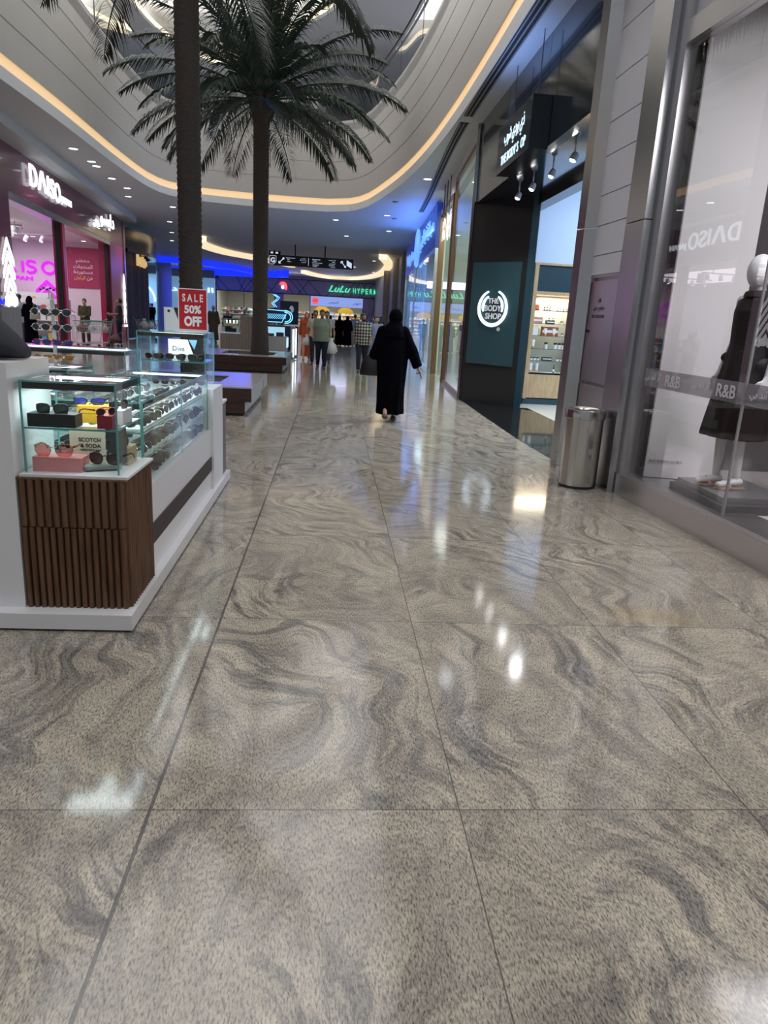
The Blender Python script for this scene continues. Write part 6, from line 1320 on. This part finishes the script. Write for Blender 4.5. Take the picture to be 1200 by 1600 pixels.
        q.loft([((0, 0, z_hem), (.185*k, 0, 0), (0, .135*k, 0)), ((0, 0, .95), (.180*k, 0, 0), (0, .135*k, 0)), ((0, .0, 1.1), (.165*k, 0, 0), (0, .13*k, 0)), ((0, 0, 1.27), (.185*k, 0, 0), (0, .135*k, 0)), ((0, -.005, 1.38), (.19, 0, 0), (0, .12, 0)), ((0, -.01, 1.45), (.145, 0, 0), (0, .09, 0)), ((0, -.008, 1.485), (.078, 0, 0), (0, .072, 0))], 26, fold=lambda u_, a: 1+.03*(1-u_)*math.sin(6*a))
        for S in 'RL':
            el = J['el'+S]; sh = J['sh'+S]; wr = J['wr'+S]
            if sleeve == 'short': capsule(q, sh, sh.lerp(el, .85), .070, .066, ends=(True, False))
            elif sleeve == 'mid': capsule(q, sh, el, .068, .056); capsule(q, el, el.lerp(wr, .35), .056, .054, ends=(True, False))
            else: capsule(q, sh, el, .068, .052); capsule(q, el, el.lerp(wr, .95), .052, .040, ends=(True, False))
        part('shirt', remesh(q, 'shirt', topm, .013, 2, .007), t)
        q = MB(); q.loft([((0, 0, .78), (.16*k, 0, 0), (0, .12*k, 0)), ((0, 0, .90), (.178*k, 0, 0), (0, .128*k, 0)), ((0, 0, 1.0), (.168*k, 0, 0), (0, .122*k, 0))], 22)
        for S in 'RL':
            capsule(q, J['hip'+S]-V3((0, 0, .04)), J['knee'+S], .104*k, .075); capsule(q, J['knee'+S], J['ank'+S]+V3((0, 0, .0)), .075, .058, ends=(True, False))
        part('trousers', remesh(q, 'trousers', botm, .013, 2, .007), t)
    q = None
    for S in 'RL':
        q = MB(); ak = J['ank'+S]; lift = max(0, ak.z-.10); toe = ak+V3((0, .165, -.048)) if lift < .02 else ak+V3((0, .14, -.05-lift*.6)); toe.z = max(toe.z, .036)
        heel = ak+V3((0, -.035, -.045)); heel.z = max(heel.z, .042)
        capsule(q, heel, toe, .042, .034, fx=1.25); me = remesh(q, 'shoe', shoem or 'black', .011, 1)
        for v in me.vertices:
            if lift < .02: v.co.z = max(v.co.z, .002)
        part('shoe', me, t)
    if hijab:
        q = MB(T_); q.ell((0, -.030, .025), .095*scarf, .105*scarf, .112*scarf, 20, 12)
        for sx in (-1, 1): q.ell((sx*.058, .005, -.05), .042, .075, .095, 14, 8)
        q.ell((0, .02, -.135), .075, .085, .05, 16, 8); q.ell((0, -.05, -.11), .10*scarf, .08*scarf, .13, 16, 8)
        q2 = MB(); nk = J['neck']; q2.loft([(nk+V3((0, -.01, .06)), (.075, 0, 0), (0, .08, 0)), (nk+V3((0, -.01, .0)), (.135, 0, 0), (0, .11, 0)), (nk+V3((0, -.01, -.07)), (.195, 0, 0), (0, .14, 0)), (nk+V3((0, -.01, -.17)), (.215, 0, 0), (0, .16, 0))], 24, fold=lambda u_, a: 1+.05*u_*math.sin(6*a+1))
        base = len(q.v); q.v += q2.v; q.f += [[i+base for i in f] for f in q2.f]; q.m += q2.m; q.sm += q2.sm
        part('headscarf', remesh(q, 'headscarf', hijab, .011, 2, .008), t)
    return t
def hand_pos(t, loc): return t.matrix_basis @ Vector(loc)
def clothm(name, c, rough=.85, na=.25, ns=25, **k): return mat(name, c, rough, noise_amt=na, noise_scale=ns, spec=.2, **k)
blk = clothm('black_abaya', (.002, .002, .004), 1.0); blk.node_tree.nodes['Principled BSDF'].inputs['Specular IOR Level'].default_value = .05
# the woman in black walking away
PW = dict(elR=(.30, -.03, 1.16), wrR=(.42, .04, .88), elL=(-.25, -.02, 1.15), wrL=(-.30, .06, 1.00), kneeR=(.08, .10, .50), ankR=(.07, .14, .085), kneeL=(-.08, .02, .46), ankL=(-.07, -.20, .16), head=(0.02, .03, 1.615))
t = person('woman in a black full-length robe and headscarf walking away, phone in right hand', .93, 11.15, 1.70, -4, pose=PW, robe='wide', topm=blk, hijab=blk, skin='skin2', voxel=.008, gripR=True, gripL=True, hem=.13, robe_w=1.13, flare=.80, scarf=1.14, shoem=mat('sandal_tan', (.16, .09, .06), .6))
bpy.context.view_layer.update()
p = t.matrix_world @ Vector((.455, .055, .80)); o_ = thing('mobile_phone', 'dark mobile phone in the right hand of the woman in black', 'phone', tuple(p), R(-4)); W_ = PM[o_.name] @ Matrix.Rotation(R(-20), 4, 'Y')
MB(W_).box(-.005, .005, -.037, .037, -.095, .06).build('phone_body', 'black', o_); MB(W_).box(-.0062, -.005, -.033, .033, -.09, .055).build('phone_screen', 'darkgrey', o_)
p = t.matrix_world @ Vector((-.33, .04, .72)); o_ = thing('handbag', 'large black handbag hanging at the left side of the woman in black', 'handbag', tuple(p), R(-10)); W_ = PM[o_.name]
b = MB(W_); b.loft([((0, 0, 0), (.17, 0, 0), (0, .07, 0)), ((0, 0, .05), (.18, 0, 0), (0, .08, 0)), ((.01, 0, .2), (.16, 0, 0), (0, .06, 0)), ((.02, 0, .30), (.11, 0, 0), (0, .03, 0))], 20); b.build('bag_body', mat('bag_leather', (.012, .011, .013), .35), o_)
MB(W_).tube([(-.06, 0, .27), (-.03, 0, .32), (.03, 0, .34), (.07, 0, .31), (.08, 0, .27)], .009).build('bag_strap', 'black', o_)
# at the variety shop
p1 = person('woman in a black robe and headscarf standing at the shop shelf with a pale handbag', -9.8, 24.65, 1.66, 60, pose=dict(FRONTARM), robe='wide', topm=blk, hijab=blk, skin='skin2', group=None)
t = thing('handbag', 'pale olive handbag on the arm of the woman at the shop shelf', 'handbag', (-9.52, 24.30, .95), R(30)); W_ = PM[t.name]
MB(W_).loft([((0, 0, 0), (.15, 0, 0), (0, .06, 0)), ((0, 0, .2), (.13, 0, 0), (0, .05, 0)), ((0, 0, .27), (.06, 0, 0), (0, .03, 0))], 16).build('bag_body', mat('bag_olive', (.30, .29, .22), .6), t); MB(W_).tube([(-.05, 0, .24), (-.02, 0, .46), (.02, 0, .46), (.05, 0, .24)], .01).build('bag_strap', mat('strap_olive', (.2, .2, .15), .6), t)
person('man in a pale blue shirt beyond the woman in black at the shop shelf', -10.35, 25.2, 1.72, 60, topm=clothm('shirt_pale', (.42, .47, .52)), botm=clothm('trs_grey', (.08, .08, .09)), pose=FRONTARM, sleeve='long')
person('smiling woman in an olive top with tied dark hair at the shop entrance', -9.36, 28.6, 1.70, 185, topm=clothm('top_olive', (.07, .065, .035)), botm=clothm('trs_olive', (.06, .055, .035)), pose=dict(elL=(-.2, .08, 1.15), wrL=(-.05, .25, 1.1), elR=(.2, .08, 1.15), wrR=(.05, .25, 1.08)), skin='skin2', hair='tied', sleeve='long')
person('man in a grey t-shirt and dark jeans looking up beside the trolley', -8.30, 29.3, 1.80, 100, topm=clothm('tee_grey', (.035, .038, .042)), botm=clothm('jeans_dark', (.012, .014, .022)), pose=dict(elR=(.22, .02, 1.15), wrR=(.22, .28, 1.12), elL=(-.22, .03, 1.16), wrL=(-.18, .30, 1.16), head=(0, -.01, 1.62)), headpitch=28, shoem=mat('shoe_white', (.5, .5, .5), .5))
# far hall
person('man in a dark navy suit, a silhouette walking far away on the left', -13.9, 58.0, 1.78, 170, topm=clothm('suit_navy', (.006, .010, .03)), botm=clothm('trs_navy', (.006, .010, .03)), pose=WALK, sleeve='long')
person('person in a brown robe and cap seen from behind, right of the sale sign', -5.85, 36.6, 1.75, -5, robe='wide', topm=clothm('thobe_brown', (.10, .07, .045)), skin='skin1', hair='short', hairm=mat('cap_tan', (.4, .33, .24), .7), hem=.12)
person('woman in an orange dress and scarf carrying an orange bag', -.92, 26.2, 1.64, 178, robe='narrow', topm=clothm('dress_orange', (.42, .085, .03), .8, .5, 40), hijab=clothm('scarf_orange', (.38, .08, .03)), skin='skin2', pose=dict(WALK), hem=.14, robe_w=.85, shoem=mat('sandal_pale', (.4, .3, .25), .6))
person('man in a grey green polo shirt and navy trousers carrying a white bag', -.32, 21.9, 1.73, 184, topm=clothm('polo_sage', (.20, .23, .18)), botm=clothm('trs_navy2', (.012, .016, .035)), pose=WALK2, build=1.28, gripL=True, gripR=True, shoem=mat('shoe_brown', (.10, .04, .025), .5))
person('man in a cream t-shirt half hidden behind the man in the polo shirt', -.56, 23.9, 1.72, 182, topm=clothm('tee_cream', (.50, .46, .38)), botm=clothm('trs_navy3', (.015, .02, .045)), pose=WALK)
person('man in a light shirt mostly hidden behind the man in the polo shirt, right side', -.20, 24.9, 1.72, 182, topm=clothm('tee_light', (.42, .42, .42)), botm=clothm('trs_grey2', (.05, .05, .06)), pose=WALK2)
chk = mat('check_shirt', (.6, .6, .56), .8); n_ = chk.node_tree.nodes; l_ = chk.node_tree.links
tc = n_.new('ShaderNodeTexCoord'); sp = n_.new('ShaderNodeSeparateXYZ'); l_.new(tc.outputs['Object'], sp.inputs[0])
def sq(out, sc_):
    a = n_.new('ShaderNodeMath'); a.operation = 'MULTIPLY'; a.inputs[1].default_value = sc_; l_.new(out, a.inputs[0]); f_ = n_.new('ShaderNodeMath'); f_.operation = 'FRACT'; l_.new(a.outputs[0], f_.inputs[0]); g_ = n_.new('ShaderNodeMath'); g_.operation = 'GREATER_THAN'; g_.inputs[1].default_value = .5; l_.new(f_.outputs[0], g_.inputs[0]); return g_.outputs[0]
ad = n_.new('ShaderNodeMath'); ad.operation = 'ADD'; l_.new(sq(sp.outputs[0], 12), ad.inputs[0]); l_.new(sq(sp.outputs[2], 11), ad.inputs[1])
dv = n_.new('ShaderNodeMath'); dv.operation = 'MULTIPLY'; dv.inputs[1].default_value = .5; l_.new(ad.outputs[0], dv.inputs[0]); rp = n_.new('ShaderNodeValToRGB'); rp.color_ramp.interpolation = 'CONSTANT'
rp.color_ramp.elements[0].color = (.52, .50, .44, 1); rp.color_ramp.elements[1].position = .9; rp.color_ramp.elements[1].color = (.01, .01, .012, 1); e_ = rp.color_ramp.elements.new(.4); e_.color = (.13, .125, .12, 1)
l_.new(dv.outputs[0], rp.inputs[0]); l_.new(rp.outputs[0], n_['Principled BSDF'].inputs['Base Color'])
person('bearded man in a black and cream checked shirt and dark jeans', .88, 21.4, 1.69, 176, topm=chk, botm=clothm('jeans_slate', (.018, .022, .032)), pose=WALK, headyaw=30, build=1.2, extra='beard', sleeve='mid', shoem=mat('sandal_brown', (.08, .05, .035), .6))
flr = mat('floral_dress', (.22, .28, .45), .8, noise_amt=.9, noise_scale=22)
person('woman in a blue floral dress with a strap over her shoulder', 1.42, 24.0, 1.64, 172, robe='narrow', topm=flr, skin='skin2', hair='tied', pose=dict(WALK2), hem=.3, robe_w=.9, headyaw=25)
for i, (x, y, H_, f_, lb) in enumerate(((.36, 40.8, 1.60, 10, 'person in a black robe standing at the hypermarket entrance, leftmost of the robed group'), (.80, 40.4, 1.62, -8, 'person in a black robe at the hypermarket entrance beside the checked shirt'), (-.15, 43.5, 1.60, 0, 'person in a black robe partly hidden behind the polo shirt man'))):
    person(lb, x, y, H_, f_, robe='wide', topm=blk, hijab=blk, skin='skin2', robe_w=1.1)
person('person in a pale grey robe between the black robes and the checked shirt', 1.25, 41.6, 1.72, 5, robe='wide', topm=clothm('robe_grey', (.24, .24, .28)), skin='skin1', robe_w=1.1)
person('person with dark hair in a grey top behind the checked shirt, right side', 2.75, 42.5, 1.68, 160, topm=clothm('top_grey3', (.10, .10, .13)), botm=clothm('trs_3', (.03, .03, .04)))
person('person with dark hair and a blue grey scarf robe far right by the wall', 2.1, 38.5, 1.62, 175, robe='wide', topm=clothm('robe_bluegrey', (.14, .17, .24)), hijab=clothm('scarf_bg', (.14, .16, .22)), skin='skin2')
person('person in dark clothes near the market door behind the cream t-shirt', -1.3, 47, 1.68, 0, topm=clothm('top_d4', (.03, .03, .035)), botm=clothm('trs_4', (.02, .02, .03)), sleeve='long')
person('barista with dark beard in a white shirt behind the neon cup', -3.15, 31.55, 1.74, 200, topm=clothm('shirt_white', (.5, .52, .55)), botm=clothm('trs_5', (.02, .02, .025)), headyaw=-55, extra='beard', sleeve='long')
person('man in a pale blue grey shirt and cap behind the slatted kiosk', -4.3, 36.5, 1.68, 150, topm=clothm('shirt_bg', (.18, .21, .28)), botm=clothm('trs_6', (.03, .03, .05)), hairm='grey', sleeve='long')
person('woman with brown hair in navy behind the slatted kiosk', -5.0, 35.5, 1.56, 195, topm=clothm('top_navy', (.015, .02, .05)), botm=clothm('trs_7', (.02, .02, .03)), hair='long', hairm=mat('hair_brown', (.09, .04, .02), .6), skin='skin2', sleeve='long')
# things they carry
def carry(loc, s, label, m='bagwhite', h=1.3, seed=1): return bag(loc[0], loc[1], loc[2]-s*1.3*h, s, label, m, None, h, seed)
bpy.context.view_layer.update()
carry((-.04, 21.93, .93), .26, 'white carrier bag in the left hand of the polo shirt man', 'bagwhite', 1.35, 11)
carry((-.80, 25.95, 1.02), .26, 'orange and white carrier bag held by the woman in orange', mat('bag_orange', (.6, .12, .03), .5), 1.25, 12)
carry((-.82, 23.95, .95), .22, 'small pale carrier bag low beside the cream t-shirt man', 'bagwhite', 1.2, 13)

# ------------------------------------------------------------------ mannequin in the window
mw = mat('mannequin_white', (.74, .74, .76), .35)
t = thing('mannequin', 'glossy white egg-headed mannequin in a dark sleeveless shirt dress and sandals', 'mannequin', (3.33, 5.62, .345), R(98)); s_ = 1.84/1.75; t.scale = (s_,)*3
J = {k: V3(v) for k, v in BASE.items()}; J.update(elR=V3((.24, -.05, 1.13)), wrR=V3((.27, .02, .87)), elL=V3((-.24, -.05, 1.13)), wrL=V3((-.27, .02, .87)), ankR=V3((.08, .03, .10)), ankL=V3((-.07, -.04, .10)))
b = MB(); b.loft([((0, 0, .84), (.13, 0, 0), (0, .09, 0)), ((0, 0, .93), (.15, 0, 0), (0, .105, 0)), ((0, 0, 1.1), (.11, 0, 0), (0, .085, 0)), ((0, 0, 1.28), (.14, 0, 0), (0, .10, 0)), ((0, -.01, 1.40), (.15, 0, 0), (0, .08, 0)), ((0, -.01, 1.46), (.07, 0, 0), (0, .055, 0))], 20)
capsule(b, (0, -.01, 1.44), (0, .01, 1.56), .048, .044); b.ell((0, .02, 1.635), .080, .100, .125, 22, 14)
for S in 'RL':
    capsule(b, J['hip'+S], J['knee'+S], .075, .046); capsule(b, J['knee'+S], J['ank'+S], .048, .030); capsule(b, J['ank'+S]+V3((0, -.03, -.045)), J['ank'+S]+V3((0, .15, -.066)), .030, .022, fx=1.3)
    capsule(b, J['sh'+S], J['el'+S], .044, .032); capsule(b, J['el'+S], J['wr'+S], .032, .022)
hand_geo(b, J['wrR'], J['elR'], 1, .25); hand_geo(b, J['wrL'], J['elL'], -1, .25)
part('body', remesh(b, 'body', mw, .0075, 1), t)
dm = clothm('dress_dark', (.018, .012, .012), .7)
b = MB(); b.loft([((0, -.01, 1.475), (.085, 0, 0), (0, .07, 0)), ((0, -.01, 1.43), (.185, 0, 0), (0, .10, 0)), ((0, -.005, 1.35), (.185, 0, 0), (0, .125, 0)), ((0, 0, 1.1), (.17, 0, 0), (0, .12, 0)), ((0, 0, .93), (.20, 0, 0), (0, .15, 0)), ((0, 0, .65), (.235, 0, 0), (0, .19, 0)), ((0, 0, .40), (.26, 0, 0), (0, .22, 0))], 44, fold=lambda u_, a: 1+.09*max(0, u_-.45)*math.sin(8*a)+.05*max(0, u_-.4)*math.sin(13*a+1))
part('dress', remesh(b, 'dress', dm, .009, 2, .006), t)
b = MB(); b.loft([((0, 0, 1.475), (.088, 0, 0), (0, .075, 0)), ((0, .0, 1.50), (.078, 0, 0), (0, .07, 0)), ((0, .0, 1.49), (.10, 0, 0), (0, .09, 0)), ((0, .0, 1.455), (.115, 0, 0), (0, .10, 0))], 20); me = b.mesh('collar', dm); part('collar', me, t)
b = MB(); 
for z, x in ((1.0, .21), (.97, -.20)): b.ell((x, -.02, z), .035, .09, .05)
b.ell((0, 0, 1.06), .178, .128, .022); part('belt', b.mesh('belt', 'black_matt'), t)
for S in 'RL':
    b = MB(); ak = J['ank'+S]; a0 = ak+V3((0, -.06, -.088)); b.prism([(ak.x-.045, ak.y-.07), (ak.x+.045, ak.y-.07), (ak.x+.055, ak.y+.12), (ak.x, ak.y+.19), (ak.x-.055, ak.y+.12)], .0, .012)
    b.tube([(ak.x-.05, ak.y+.07, .01), (ak.x, ak.y+.085, .062), (ak.x+.05, ak.y+.07, .01)], .012, 6); part('sandal', b.mesh('sandal', mat('sandal_nude', (.42, .24, .17), .5) if 'sandal_nude' not in bpy.data.materials else bpy.data.materials['sandal_nude']), t)

bpy.data.scenes.remove(TMP)
